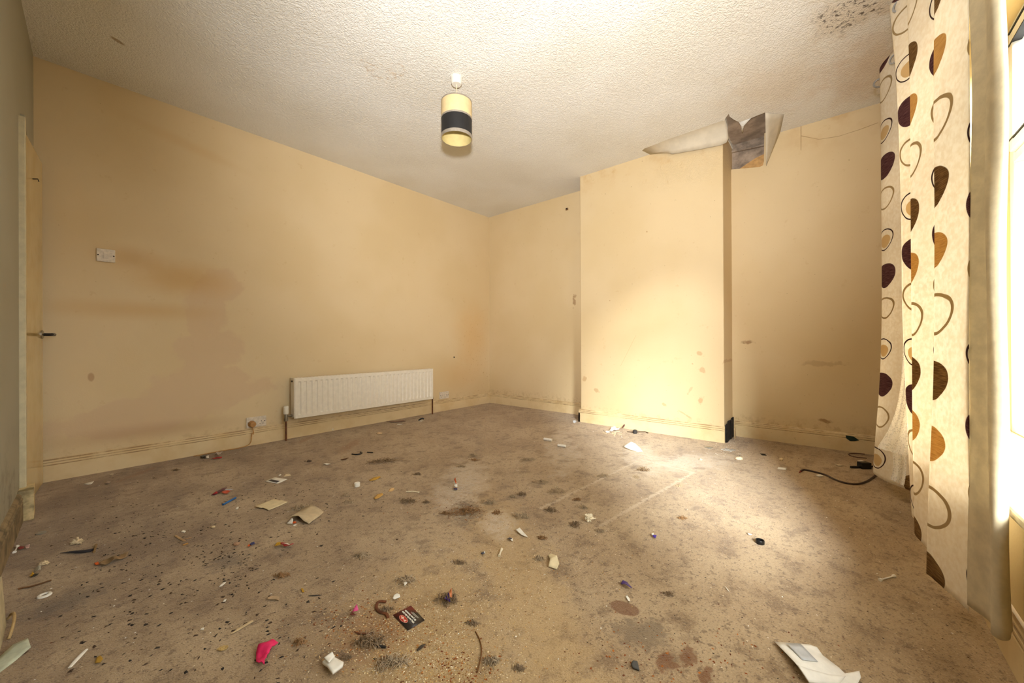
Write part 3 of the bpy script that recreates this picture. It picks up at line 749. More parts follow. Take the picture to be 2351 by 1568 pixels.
fab = [((3.30, .026), (3.30, .026), (3.28, .026), -1.24), ((3.27, .09), (3.27, .085), (3.25, .10), -1.17), ((3.23, .145), (3.23, .135), (3.20, .180), -1.10), ((3.15, .162), (3.15, .155), (3.10, .200), -1.04), ((3.08, .155), (3.08, .148), (3.04, .190), -1.00), ((2.99, .118), (2.99, .115), (2.96, .150), -.93),
       ((2.86, .050), (2.86, .050), (2.84, .060), -.82), ((2.73, .055), (2.71, .050), (2.66, .045), -.76), ((2.65, .115), (2.56, .095), (2.49, .070), -.72), ((2.60, .160), (2.46, .138), (2.43, .112), -.68),
       ((2.55, .150), (2.42, .130), (2.39, .112), -.64), ((2.47, .105), (2.36, .100), (2.34, .092), -.57), ((2.36, .080), (2.29, .080), (2.28, .085), -.48), ((2.31, .105), (2.25, .108), (2.25, .110), -.44),
       ((2.275, .138), (2.225, .132), (2.225, .130), -.40), ((2.20, .122), (2.16, .118), (2.16, .118), -.33), ((2.10, .090), (2.06, .082), (2.06, .084), -.23), ((2.00, .050), (1.98, .045), (1.97, .048), -.14),
       ((1.94, .070), (1.93, .072), (1.925, .085), -.06), ((1.90, .112), (1.895, .115), (1.895, .136), .0), ((1.86, .110), (1.86, .112), (1.86, .130), .03), ((1.79, .094), (1.79, .095), (1.78, .108), .08), ((1.71, .075), (1.71, .076), (1.69, .086), .14)]
cloth('curtain_fabric', fab, 2.40, lambda u: .10 + .012 * math.sin(u * 9), M_CURT, ct, 240, 120)
lin = [((1.712, .073), (1.712, .074), (1.692, .084), .2), ((1.69, .064), (1.69, .064), (1.67, .078), .25), ((1.675, .055), (1.665, .052), (1.62, .060), .3), ((1.66, .056), (1.645, .058), (1.56, .075), .36), ((1.645, .048), (1.62, .053), (1.53, .062), .42), ((1.64, .036), (1.605, .038), (1.54, .044), .46), ((1.67, .03), (1.63, .03), (1.58, .03), .52)]
cloth('curtain_lining', lin, 2.40, lambda u: .125 + .05 * (u - .2), M_LINING, ct, 60, 100, 4, .012)
m_ring = plain('steel_eyelet', rgb(176, 176, 178), .25, metal=.9)
for (X, Y, nx_) in ((3.19, .16, .1), (2.975, .115, .75), (2.69, .09, -.6), (2.53, .135, .6), (2.33, .09, -.5), (2.15, .108, .6), (1.96, .06, -.5), (1.80, .098, .5)):
    m = MB(); n = 24; prof = [(.019, -.003), (.026, -.0035), (.029, 0), (.026, .0035), (.019, .003)]
    m.lathe(prof, (0, 0, 0), n, 'X', closed=True); o = m.build('eyelet', m_ring, ct); autosmooth(o); o.matrix_parent_inverse = Matrix.Translation(ct.location).inverted(); o.location = (X, Y, 2.352); o.rotation_euler.z = -nx_
po = empty('curtain_pole', (2.2, .098, 2.352)); tag(po, 'metal curtain pole running above the window', 'curtain pole')
m = MB(); m.tube([(.1, .098, 2.352), (3.25, .098, 2.352)], .0135, 16); autosmooth(rel(po, m, 'rod', plain('brushed_steel', rgb(150, 148, 144), .35, metal=.8)))
m = MB(); m.lathe([(0, 0), (.018, .004), (.024, .02), (.018, .036), (0, .04)], (3.25, .098, 2.352), 16, 'X'); autosmooth(rel(po, m, 'finial', m_ring))
for X in (3.15, .3):
    m = MB(); m.tube([(X, 0, 2.375), (X, .098, 2.352)], .008, 10); m.lathe([(0, .001), (.025, .001), (.025, .008), (0, .008)], (X, 0, 2.375), 16, 'Y'); rel(po, m, 'bracket', m_ring)
# lace net
def lace_mat():
    g = G('white_lace_net'); x, y, z = g.pos()
    v1 = g.voro(95, 'DISTANCE_TO_EDGE'); n = g.noise(38, 4, .6)
    thread = v1.step(.30, .12); patch = n.step(.5, .56)
    al = thread.max(patch).max(.72)
    d = g.new('ShaderNodeBsdfDiffuse'); d.inputs[0].default_value = rgb(250, 248, 244)
    tl = g.new('ShaderNodeBsdfTranslucent'); tl.inputs[0].default_value = rgb(250, 248, 244)
    mx = g.new('ShaderNodeMixShader'); mx.inputs[0].default_value = .45; g.nt.links.new(d.outputs[0], mx.inputs[1]); g.nt.links.new(tl.outputs[0], mx.inputs[2])
    tp = g.new('ShaderNodeBsdfTransparent'); m2 = g.new('ShaderNodeMixShader'); g.put(m2.inputs[0], al)
    g.nt.links.new(tp.outputs[0], m2.inputs[1]); g.nt.links.new(mx.outputs[0], m2.inputs[2]); g.nt.links.new(m2.outputs[0], g.out.inputs[0]); return g.mat
nt_ = empty('lace_net', (2.58, .12, 1.4)); tag(nt_, 'white lace net poking out from behind the far fold of the curtain', 'net curtain')
def lace(name, rows_px, X0, X1):
    rows = []
    for j, r in enumerate(rows_px):
        (pa, ya), (pb, yb) = r; row = []
        for i in range(13):
            t = i / 12; px, py = pa + (pb - pa) * t, ya + (yb - ya) * t
            py += (1.6 * math.sin(i * 2.2) if j == len(rows_px) - 1 else 0)
            X = X0 + (X1 - X0) * t + .018 * math.sin(t * 11 + j * .3)
            p = onx(px, py, X); p.y = max(p.y, .03); row.append(tuple(p))
        rows.append(row)
    m = MB(); nc = 13; m.add([p for r in rows for p in r], [(j * nc + i, j * nc + i + 1, (j + 1) * nc + i + 1, (j + 1) * nc + i) for j in range(len(rows) - 1) for i in range(12)])
    o = rel(nt_, m, name, M_LACE); autosmooth(o, 80); s = o.modifiers.new('sub', 'SUBSURF'); s.levels = 2; s.render_levels = 2
M_LACE = lace_mat()
lace('lace_panel', [((2078, 560), (2095, 560)), ((2076, 700), (2095, 700)), ((2073, 800), (2095, 800)), ((2070, 870), (2095, 870)), ((2062, 925), (2093, 925)), ((2050, 965), (2092, 970)), ((2033, 1000), (2090, 1008)), ((2012, 1028), (2085, 1048))], 2.58, 2.50)
lace('lace_hem', [((2048, 1040), (2080, 1040)), ((2052, 1060), (2082, 1064)), ((2050, 1085), (2080, 1090)), ((2044, 1100), (2076, 1116))], 2.62, 2.56)
# ================================================================== LITTER ON THE CARPET
def poly_obj(name, pts, mat, parent=None, thick=.0012, lift=.0008, curl=0.0, seed=0, cuts=3, zs=None, freq=9.0):
    """thin piece lying on the floor, outline given as floor points; zs = lift of each corner"""
    bm = bmesh.new(); lay = bm.verts.layers.float.new('h')
    vs = [bm.verts.new((p.x, p.y, 0)) for p in pts]
    for i, v in enumerate(vs): v[lay] = zs[i] if zs else 0.0
    bm.faces.new(vs); bmesh.ops.triangulate(bm, faces=bm.faces[:])
    if cuts: bmesh.ops.subdivide_edges(bm, edges=bm.edges[:], cuts=cuts, use_grid_fill=True)
    for v in bm.verts:
        n = mnoise.noise(Vector((v.co.x * freq + seed * 3.1, v.co.y * freq, seed))) + .45
        v.co.z = lift + thick / 2 + v[lay] + max(0, n) * curl
    bmesh.ops.recalc_face_normals(bm, faces=bm.faces[:])
    me = bpy.data.meshes.new(name); bm.to_mesh(me); bm.free()
    for p in me.polygons: p.use_smooth = True
    me.materials.append(mat); o = link(name, me, parent)
    s = o.modifiers.new('thickness', 'SOLIDIFY'); s.thickness = thick; s.offset = 0
    return o
def scrap(name, label, cat, px, mat, group=None, **kw):
    o = poly_obj(name, [Fl(*p) for p in px], mat, **kw); return tag(o, label, cat, group)
def lump_mesh(w, d, h, seed, rough=.35, sub=3, freq=2.2):
    bm = bmesh.new(); bmesh.ops.create_icosphere(bm, subdivisions=sub, radius=1.0)
    for v in bm.verts:
        n = v.co.normalized(); k = 1 + rough * (abs(mnoise.noise(n * freq + Vector((seed * 7.3, seed, 0)))) * 2 - .7) + rough * .4 * mnoise.noise(n * freq * 2.6 + Vector((0, seed, 9)))
        v.co = n * max(.35, k)
    for v in bm.verts: v.co = Vector((v.co.x * w / 2, v.co.y * d / 2, v.co.z * h / 2))
    zmin = min(v.co.z for v in bm.verts)
    for v in bm.verts: v.co.z = max(v.co.z, zmin * .7)
    zmin = min(v.co.z for v in bm.verts)
    for v in bm.verts: v.co.z -= zmin
    me = bpy.data.meshes.new('lump'); bm.to_mesh(me); bm.free(); return me
def lump(name, label, cat, px, py, wpx, hpx, mat, seed=1, tall=.6, rough=.45, flat_shade=True, parent=None, ang=None, group=None):
    p = Fl(px, py); k = mpp(p); w = wpx * k; vfs = (CAM.z / (p - CAM).length)
    d = w * .75; h = max(.004, hpx * k * tall)
    me = lump_mesh(w, d, h, seed, rough); me.name = name
    if not flat_shade:
        for f in me.polygons: f.use_smooth = True
    me.materials.append(mat); o = link(name, me, parent, (p.x, p.y, .0005)); o.rotation_euler.z = YAW - math.pi / 2 if ang is None else ang
    if label: tag(o, label, cat, group)
    return o
def rod(name, label, cat, pxs, wpx, mat, prof=None, n=10, z=None, flat=1.0, steps=12, parent=None, group=None):
    P = [Fl(*p) for p in pxs]; k = mpp(P[0]); r = wpx * k / 2
    P = smooth_path([(p.x, p.y, (r * flat + .0006) if z is None else z + r * flat) for p in P], steps) if len(P) > 2 else [P[0].lerp(P[1], t / steps) + Vector((0, 0, (r * flat + .0006))) for t in range(steps + 1)]
    rad = [r * (prof(i / steps) if prof else 1.0) for i in range(len(P))]
    m = MB(); m.tube(P, rad, n, flat); o = m.build(name, mat, parent); autosmooth(o)
    if label: tag(o, label, cat, group)
    return o
bone = lambda t: 1.0 + .9 * max(0, 1 - t / .14) ** .5 * (t < .14) + .9 * max(0, 1 - (1 - t) / .14) ** .5 * (t > .86)
bud = lambda t: 1.9 if t < .16 or t > .84 else .8
taper = lambda t: .25 + .75 * math.sin(math.pi * min(1, t * .9 + .1))

PW = pm(238, 232, 220, .7, var=.04, bumpy=.2); PC = pm(224, 206, 166, .75, var=.06); PB = pm(196, 170, 128, .6, var=.08)
BONEC = pm(234, 220, 190, .6, var=.08); CREAM = pm(228, 208, 172, .8, var=.1); DKB = pm(44, 38, 34, .7, var=.2)
BLK = pm(24, 23, 24, .4); BRN = pm(110, 62, 34, .7, var=.2); PUR = pm(74, 48, 120, .35); RED = pm(176, 40, 44, .35); GLD = pm(206, 156, 44, .4)
PINK = pm(226, 38, 96, .6, var=.1, bumpy=.5); BLU = pm(42, 104, 168, .4); ORG = pm(222, 98, 40, .45); YEL = pm(206, 160, 60, .6); GRY = pm(84, 82, 80, .7); SLV = pm(190, 190, 196, .3)

# ---- larger papers -----------------------------------------------------
# envelope
env = empty('envelope', Fl(1850, 1520)); tag(env, 'large white window envelope lying open at the bottom right', 'envelope')
epx = [(1778.5, 1480.5), (1820, 1482), (1858, 1484), (1876, 1490), (1889, 1508), (1926, 1536), (1940, 1550), (1973, 1547), (1977, 1562), (1965, 1580), (1900, 1584), (1858, 1582), (1831, 1552), (1823, 1539)]
eh = [.006, .004, .003, .003, .002, .001, .001, .004, .004, .0, .0, .012, .024, .02]
def child(o, e): o.parent = e; o.matrix_parent_inverse = Matrix.Translation(e.location).inverted(); return o
child(poly_obj('envelope_paper', [Fl(*p) for p in epx], PW, zs=eh, curl=.003, seed=2, thick=.001), env)
wp = [(1806, 1491), (1838, 1491), (1878, 1533), (1842, 1534)]
child(poly_obj('address_window', [Fl(*p) for p in wp], pm(196, 196, 196, .2, var=.05), zs=[.009, .008, .007, .013], thick=.0008, lift=.0055, curl=.003, seed=2), env)
child(poly_obj('fold_flap', [Fl(*p) for p in ((1831, 1552), (1856, 1556), (1905, 1562), (1942, 1560), (1925, 1580), (1858, 1582))], PW, zs=[.026, .02, .012, .006, .006, .014], thick=.001, lift=.002), env)
# printed photo card
pcx = empty('photo_card', Fl(634, 1104)); tag(pcx, 'small white card with a dark printed photo', 'card')
child(poly_obj('card_sheet', [Fl(*p) for p in ((608, 1106.3), (629.5, 1096.8), (660.3, 1101), (638, 1111))], PW, curl=.003, seed=1), pcx)
child(poly_obj('printed_picture', [Fl(*p) for p in ((615.5, 1105.2), (623, 1102), (643, 1105.4), (635, 1109))], pm(52, 48, 60, .4, var=.3, nsc=60), thick=.0004, lift=.0024, curl=.003, seed=1), pcx)
scrap('cream_card', 'torn cream cardboard rectangle with a ragged end', 'card', [(584, 1166.5), (606, 1157), (628.6, 1147.4), (636, 1149), (641, 1150), (646, 1149.6), (660.5, 1154.8), (639, 1164), (617, 1174), (604, 1169), (599, 1170)], PC, curl=.004, seed=3, zs=[.008, .004, .001, .001, 0, 0, 0, 0, .002, .006, .007])
scrap('plastic_sheet', 'crumpled translucent beige plastic sheet beside the cream card', 'plastic sheet', [(658.4, 1198.4), (686, 1180), (714.8, 1162.3), (743.5, 1177.2), (727, 1192), (709.4, 1205.9), (697, 1203), (685, 1196.3), (670, 1197)], pm(204, 184, 150, .3, var=.08), curl=.008, seed=5, zs=[.014, .01, .002, .001, .002, .002, .008, .02, .02])
tp_ = empty('torn_packet', Fl(668, 1202)); tag(tp_, 'torn white and orange packet corner at the plastic sheet', 'packet')
child(poly_obj('packet_flap', [Fl(*p) for p in ((658, 1204), (670.5, 1197.5), (673, 1201), (671, 1206), (662, 1205))], PW, zs=[.003, .016, .018, .006, .003], lift=.001), tp_)
child(lump('orange_end', None, None, 676, 1201, 9, 7, ORG, 4), tp_); child(poly_obj('torn_strip', [Fl(*p) for p in ((673, 1206), (680, 1203.5), (681, 1206), (674, 1209))], PW), tp_)
fs_ = [(1258, 1278), (1264.4, 1274), (1271, 1280), (1278.5, 1287), (1284, 1298), (1278.5, 1309), (1268, 1306), (1258.5, 1303), (1262.5, 1295), (1262, 1288)]
scrap('folded_scrap', 'folded beige paper scrap with a raised crease in the middle of the floor', 'paper', fs_, PC, curl=.004, seed=7, zs=[.001, .002, .008, .016, .003, .001, .001, .001, .012, .008])
scrap('paper_strip', 'short white paper strip, bent, near the centre of the room', 'paper', [(1184, 1220.6), (1193, 1216.6), (1203, 1226), (1212, 1235), (1204, 1233), (1197, 1231), (1190, 1226)], PW, curl=.004, seed=2, zs=[.006, .008, .002, 0, .0, .002, .004])
fp = empty('folded_paper', Fl(1452, 1030)); tag(fp, 'bright white folded paper tented up in the sunlight', 'paper')
child(poly_obj('paper_face', [Fl(*p) for p in ((1430, 1029), (1436, 1028), (1449, 1030), (1452, 1035), (1446, 1034))], PW, zs=[.012, .02, .055, .004, .006], cuts=2), fp)
child(poly_obj('paper_wing', [Fl(*p) for p in ((1449, 1030), (1458, 1031), (1470, 1035), (1475.5, 1037.5), (1464.2, 1038), (1452, 1035))], PW, zs=[.055, .045, .02, .001, .001, .004], cuts=2), fp)
tis = empty('tissue', Fl(764, 1540)); tag(tis, 'folded square of white tissue at the bottom of the picture', 'tissue')
child(poly_obj('tissue_sheet', [Fl(*p) for p in ((740, 1530), (752, 1520), (763, 1516), (772, 1522), (789, 1536), (786, 1545), (764, 1560), (752, 1545))], PW, thick=.006, lift=.001, curl=.012, seed=11, zs=[.002, .006, .008, .004, .006, .006, .004, .010]), tis)
child(poly_obj('tissue_fold', [Fl(*p) for p in ((744, 1529), (763, 1517), (768, 1523), (755, 1542))], PW, thick=.003, lift=.012, curl=.010, seed=12, zs=[.004, .008, .002, .006]), tis)
scrap('wall_paper_offcut', 'pale green-grey card offcut in the bottom left corner', 'card', [(-30, 1560), (0, 1511), (30, 1488), (64, 1474), (71, 1491), (40, 1515), (0, 1545), (-30, 1590)], pm(196, 200, 176, .7), curl=.004, seed=4, zs=[0, 0, .004, .006, .002, 0, 0, 0])
# card with red oval logo
cd = empty('promo_card', Fl(940, 1419)); tag(cd, 'black and red printed promotional card with a red oval logo', 'card')
Kc = [Fl(902.4, 1413.3), Fl(943.5, 1391.6), Fl(975, 1425), Fl(936.5, 1448.6)]
def red_card():
    g = G('black_red_card'); x, y, z = g.pos(); c = g.mix(g.noise(30, 3), rgb(40, 30, 26), rgb(52, 40, 32))
    a = Kc[0].lerp(Kc[1], .35); c = g.mix(g.blob(x, y, Kc[0].lerp(Kc[1], .3).x, Kc[0].lerp(Kc[1], .3).y, .03, .03, 0, .6, .9, nsc=60) * .8, c, rgb(120, 30, 26))
    b = Kc[1].lerp(Kc[2], .12); c = g.mix(g.blob(x, y, b.x, b.y, .022, .022, 0, .6, .9, nsc=60) * .9, c, rgb(140, 36, 30)); g.principled(c, .3, None, .5); return g.mat
child(poly_obj('card_board', Kc, red_card(), thick=.0012, lift=.001, curl=.0, cuts=1), cd)
ux = (Kc[0] - Kc[3]).normalized(); uy = -(Kc[2] - Kc[3]).normalized()      # text runs from the near corner to the far left one
Wc, Hc = (Kc[0] - Kc[3]).length, (Kc[2] - Kc[3]).length
def on_card(u, v): return Kc[2] + ux * (u * Wc) + uy * (v * Hc)
def disc(name, u, v, ru, rv, mat, z):
    m = MB(); n = 28; c0 = on_card(u, v); P = [c0 + ux * (ru * Wc * math.cos(2 * math.pi * i / n)) + uy * (rv * Hc * math.sin(2 * math.pi * i / n)) for i in range(n)]
    m.add([(p.x, p.y, z) for p in P] + [(p.x, p.y, z - .0006) for p in P], [tuple(range(n))] + [(i, (i + 1) % n, n + (i + 1) % n, n + i) for i in range(n)]); return child(m.build(name, mat), cd)
disc('logo_ring', .56, .76, .235, .155, pm(232, 190, 170, .4, var=.03), .0029); disc('logo_oval', .56, .76, .22, .14, pm(196, 52, 36, .4, var=.06), .0033)
def text_on_card(name, txt, u, v, size, mat, z, width=None, bold=.0):
    cu = bpy.data.curves.new(name, 'FONT'); cu.body = txt; cu.size = size; cu.align_x = 'CENTER'; cu.align_y = 'CENTER'; cu.extrude = .0002; cu.offset = bold
    to = bpy.data.objects.new(name + '_tmp', cu); COL.objects.link(to); bpy.context.view_layer.update()
    me = bpy.data.meshes.new_from_object(to.evaluated_get(bpy.context.evaluated_depsgraph_get())); bpy.data.objects.remove(to, do_unlink=True)
    if width and me.vertices:
        xs_ = [v_.co.x for v_ in me.vertices]; f = width / (max(xs_) - min(xs_))
        for v_ in me.vertices: v_.co.x *= f
    c0 = on_card(u, v)
    for v_ in me.vertices: q = c0 + ux * v_.co.x + uy * v_.co.y; v_.co = (q.x, q.y, z + v_.co.z)
    me.materials.clear(); me.materials.append(mat); return child(link(name, me), cd)
TXT = pm(226, 222, 210, .5, var=.02)
text_on_card('headline', 'We put the fun into', .52, .52, Hc * .13, TXT, .0034, Wc * .8, .0006); text_on_card('headline', 'for your favourite', .54, .37, Hc * .13, TXT, .0034, Wc * .72, .0006)
text_on_card('logo_script', 'Bella', .56, .76, Hc * .17, pm(250, 214, 190, .5, var=.02), .0038, Wc * .32, .0005)
for i, (a, b) in enumerate(((.14, .50), (.18, .60), (.22, .48))):
    m = MB(); c0 = on_card(.42 + i * .03, a); m.obox(c0 + Vector((0, 0, .0026)), ux * (b * Wc * .36), uy * (.006 * Hc), Vector((0, 0, .0003))); child(m.build('small_print_line', TXT), cd)

# ---- soft / crumpled things ------------------------------------------------
ppx = [(588, 1525), (588, 1505), (594, 1494), (607, 1486), (622, 1481), (639, 1485), (632, 1490), (625, 1496), (618, 1506), (614, 1513), (612, 1520), (608, 1524), (607, 1533), (600, 1530), (594, 1532)]
scrap('pink_cloth', 'bright pink crumpled scrap of cloth', 'cloth', ppx, PINK, curl=.014, seed=8, thick=.002, freq=38, zs=[.002, .004, .008, .010, .006, .001, .003, .006, .004, .006, .003, .003, .002, .004, .002])
lump('crumpled_tissue', 'crumpled cream tissue ball beside a hair tuft, right of centre', 'tissue', 1352, 1196, 22, 20, pm(244, 230, 200, .8, var=.05), 3, .9, .6)
rod('tissue_twist', 'thin twisted end of tissue beside the crumpled tissue ball', 'tissue', [(1358, 1194), (1369, 1191)], 3, pm(244, 230, 200, .8, var=.05), taper)
lump('crumpled_paper', 'crumpled cream paper with a reddish corner near the left wall', 'paper', 178, 1248, 24, 16, CREAM, 5, .8, .6)
lump('crumpled_paper', 'small crumpled cream paper left of the dark feather', 'paper', 100, 1297, 18, 12, CREAM, 6, .8, .6)
lump('paper_ball', 'small white paper ball resting against the skirting under the radiator', 'paper', 762, 989, 9, 8, PW, 9, .9, .5)
lump('plaster_lump', 'rounded cream lump of plaster at the foot of the chimney breast corner', 'plaster', 1697, 1056, 16, 9, pm(246, 230, 200, .8), 2, .9, .25)
lump('plaster_lump', 'small square cream lump beside the far white strip', 'plaster', 1793, 1057, 9, 8, CREAM, 4, .9, .3)
lump('plaster_lump', 'flat white lump lying against the brown cable', 'plaster', 1882, 1094, 14, 6, PW, 7, .8, .25)
lump('plaster_lump', 'tiny white lump with a dark spot left of the broken glass', 'plaster', 1609, 1057, 7, 6, CREAM, 8, .8, .4)
lump('crust', 'ochre crust of food near the pink cloth', 'food scrap', 512, 1491, 20, 12, pm(196, 164, 104, .9, var=.15), 12, .6, .5)
lump('crust', 'rounded pinkish crumb beside the blue and orange wrapper', 'food scrap', 543, 1252, 14, 12, pm(190, 150, 118, .8), 13, .7, .3)
lump('crust', 'pale cream crumb on the carpet left of the plastic sheet', 'food scrap', 489, 1212, 10, 8, pm(214, 190, 150, .8), 14, .7, .3)
for i, (px, py, lab) in enumerate(((1258, 1012, 'white cigarette-end sized chalk piece in the far sunlight, the farther one'), (1290, 1026, 'white cigarette-end sized chalk piece in the far sunlight, the nearer one'))):
    rod('chalk_piece', lab, 'chalk', [(px - 9, py - 1.2), (px + 9, py + 1.5)], 6, PW, None, 10)

# ---- sticks, bones, straws, buds ------------------------------------------
rod('wooden_stick', 'splintered pale wooden stick left of the promotional card', 'stick', [(530, 1458), (556, 1442), (580, 1428)], 8, pm(206, 180, 138, .8, var=.2), lambda t: .35 + .65 * min(1, t * 3), flat=.5)
rod('plastic_knife_end', 'white plastic stick with a rounded end, bottom left', 'plastic stick', [(160, 1535), (172, 1521), (186, 1506), (199, 1493)], 10, PW, lambda t: .7 + .3 * math.sin(math.pi * t), flat=.4)
rod('small_bone', 'little white bone near the centre of the floor', 'bone', [(1152, 1263), (1149, 1270), (1146, 1279)], 4.5, BONEC, lambda t: 1.5 - 1.1 * t if t < .5 else .95 + .3 * (t > .85))
rod('cotton_bud', 'cotton bud lying near the curtain', 'cotton bud', [(2020, 1334), (2054, 1324.5)], 4, PW, bud)
rod('cotton_bud', 'cotton bud against the skirting by the left wall', 'cotton bud', [(33, 1270), (40, 1256)], 3.4, PW, bud)
rod('blue_straw', 'short piece of blue plastic straw', 'straw', [(512, 1161), (541, 1145)], 4.5, BLU)
rod('white_stick', 'thin white stick beside the bright patch of carpet', 'stick', [(932, 1130), (948, 1129.5), (962, 1131.5)], 5, BONEC, lambda t: .8 + .3 * (t > .85), flat=.5)
rod('twig', 'thin brown twig leading away by the white ring, left', 'twig', [(42, 1354), (80, 1346), (118, 1334)], 3.5, pm(120, 84, 52, .8, var=.2))
rod('rust_strip', 'curled rust-brown strip beside the promotional card', 'peel', [(886, 1384), (874, 1383), (867, 1386), (864, 1396), (868, 1404), (877, 1409), (887, 1412), (891, 1420)], 7, BRN, None, flat=.6, steps=28)
rod('rust_strip', 'rust-brown strip half buried in a hair tuft near the pink cloth', 'peel', [(815, 1453), (826, 1456), (838, 1457), (850, 1455), (862, 1452)], 5, BRN, taper, flat=.6, steps=16)
rod('brown_thread', 'long thin brown thread curving on the near carpet', 'thread', [(1092, 1452), (1101, 1470), (1106, 1492), (1103, 1515), (1096, 1545)], 2.6, pm(116, 74, 34, .8), None, 6, steps=24)
rod('dark_feather', 'dark feather lying on the carpet by the left wall', 'feather', [(138, 1272), (165, 1269), (190, 1268), (212, 1265)], 13, pm(48, 46, 54, .6), lambda t: .15 + .85 * min(1, t * 1.6), flat=.3)
rod('bamboo_splinter', 'upright tan splinter at the end of the dark feather', 'splinter', [(216, 1270), (221, 1253)], 4.5, pm(150, 120, 80, .8))
rod('white_tube', 'thin white strip on the far carpet below the radiator', 'plastic strip', [(912, 976), (923, 975)], 3, PW, None, flat=.5)
rod('black_strip', 'bent black plastic strip on the carpet below the radiator', 'plastic strip', [(808, 1044), (816, 1045), (826, 1044), (831, 1041), (827, 1039.5)], 3, BLK, None, 8, steps=16)
rod('brown_splinter', 'curved brown splinter near the bent black strip', 'splinter', [(782, 1057), (791, 1056), (800, 1052.5)], 3, pm(96, 62, 36, .8), taper)
rod('black_splinter', 'short black splinter in front of the radiator', 'splinter', [(843, 1039.5), (856, 1040.5)], 2.4, DKB)
rod('dark_sliver', 'long dark sliver left of the promotional card', 'splinter', [(708, 1369), (740, 1367)], 4, pm(60, 52, 46, .8), taper, flat=.4)
rod('pen_refill', 'small black and silver cartridge near the promotional card', 'cartridge', [(867, 1486), (886, 1488)], 6, BLK, None, flat=.7)
rod('slate_roll', 'grey rolled scrap right of the long hair roll', 'scrap', [(958, 1496), (967, 1488), (977, 1481)], 8, pm(78, 66, 54, .9, var=.2), taper, flat=.6)
rod('tan_sticks', 'flat tan stick lying across another near the left', 'stick', [(403, 1231), (414, 1238), (424, 1243)], 5, pm(186, 150, 108, .7), None, flat=.4)
rod('tan_sticks', 'flat tan stick crossed beneath another near the left', 'stick', [(418, 1240), (440, 1235)], 5, pm(170, 134, 98, .7), None, flat=.3)
rod('match_stick', 'yellow match on the carpet below the crossed tan sticks', 'match', [(420, 1253), (432, 1249)], 3, pm(206, 150, 70, .6), None, 6)

# ---- caps and rings ---------------------------------------------------------
def cap(name, label, cat, px, py, wpx, mat, h=.5, tilt=0.0, recess=True):
    p = Fl(px, py); r = wpx * mpp(p) / 2; hh = r * 2 * h; m = MB()
    prof = [(0, 0), (r * .96, 0), (r, r * .08), (r, hh - r * .1), (r * .95, hh)]
    prof += [(r * .8, hh), (r * .8, hh * .3), (0, hh * .3)] if recess else [(r * .8, hh), (0, hh)]
    m.lathe(prof, (0, 0, 0), 32); o = m.build(name, mat, None, False, (p.x, p.y, .001 + abs(math.sin(tilt)) * r)); autosmooth(o, 40); o.rotation_euler = (0, tilt, YAW)
    n = 24; k = MB()
    return tag(o, label, cat)
cap('bottle_cap', 'black plastic bottle cap, open side up, near the curtain', 'bottle cap', 1745, 1248, 18, pm(18, 18, 19, .35), .45)
cap('bottle_cap', 'white plastic bottle cap in front of the radiator', 'bottle cap', 820, 1117, 12.5, pm(246, 242, 232, .35, var=.02), .7, 0, False)
rg = empty('white_ring', Fl(102, 1368)); tag(rg, 'white plastic ring with a grey centre near the left wall', 'ring')
rp = Fl(102, 1368); rr = 12 * mpp(rp)
m = MB(); m.lathe([(rr * .45, .002), (rr * .6, .006), (rr * .9, .005), (rr, .002), (rr, .0005), (rr * .45, .0005)], (rp.x, rp.y, 0), 32, closed=True); o = child(m.build('ring_rim', PW), rg); autosmooth(o)
m = MB(); m.lathe([(0, .003), (rr * .44, .002), (rr * .44, .0006), (0, .0006)], (rp.x, rp.y, 0), 24); child(m.build('ring_centre', pm(150, 136, 116, .5)), rg)
cap('lid_disc', 'pale grey plastic disc by the left skirting', 'disc', 94, 1225, 17, pm(150, 140, 122, .5), .12, 0, False)

# ---- wrappers ----------------------------------------------------------------
def wrapper(name, label, pieces, group=None):
    p0 = Fl(*pieces[0][1][0]); e = empty(name, p0); tag(e, label, 'wrapper', group)
    for i, (pn_, poly, mat, hgt) in enumerate(pieces):
        child(poly_obj(pn_, [Fl(*p) for p in poly], mat, curl=hgt, seed=i + len(label), thick=.0008, freq=45, zs=[hgt * (.3 + .7 * ((k * 7 + i) % 3) / 2) for k in range(len(poly))]), e)
    return e
wrapper('sweet_wrapper', 'crumpled plum and red foil wrapper above the blue straw', [('dark_foil', [(484, 1139), (500, 1131), (512, 1124), (522, 1120), (516, 1127), (505, 1133), (494, 1138)], pm(96, 40, 62, .3), .006), ('red_foil', [(487, 1138), (497, 1133), (500, 1135), (491, 1139)], RED, .007), ('orange_foil', [(508, 1136), (514, 1130), (526, 1130), (531, 1131), (522, 1136), (512, 1138.5)], pm(190, 70, 44, .3), .010), ('silver_edge', [(513, 1128), (521, 1127), (536, 1127.5), (527, 1130), (516, 1130)], SLV, .008)])
wrapper('sweet_wrapper', 'twisted red and gold sweet wrapper', [('gold_end', [(629, 1257), (636, 1252), (644, 1252), (645, 1257), (635, 1261)], GLD, .010), ('red_body', [(643, 1253), (652, 1253), (664, 1254), (675, 1255), (668, 1258), (655, 1260), (647, 1258)], RED, .010), ('white_stripe', [(648, 1257), (658, 1255), (669, 1256), (660, 1258)], PW, .012)])
wrapper('sweet_wrapper', 'small blue wrapper with an orange end', [('blue_body', [(572, 1254), (577, 1250), (583, 1249), (586, 1251), (580, 1255), (575, 1257)], pm(62, 66, 110, .35), .008), ('orange_end', [(568, 1257), (572, 1254), (576, 1256), (571, 1259)], ORG, .006)])
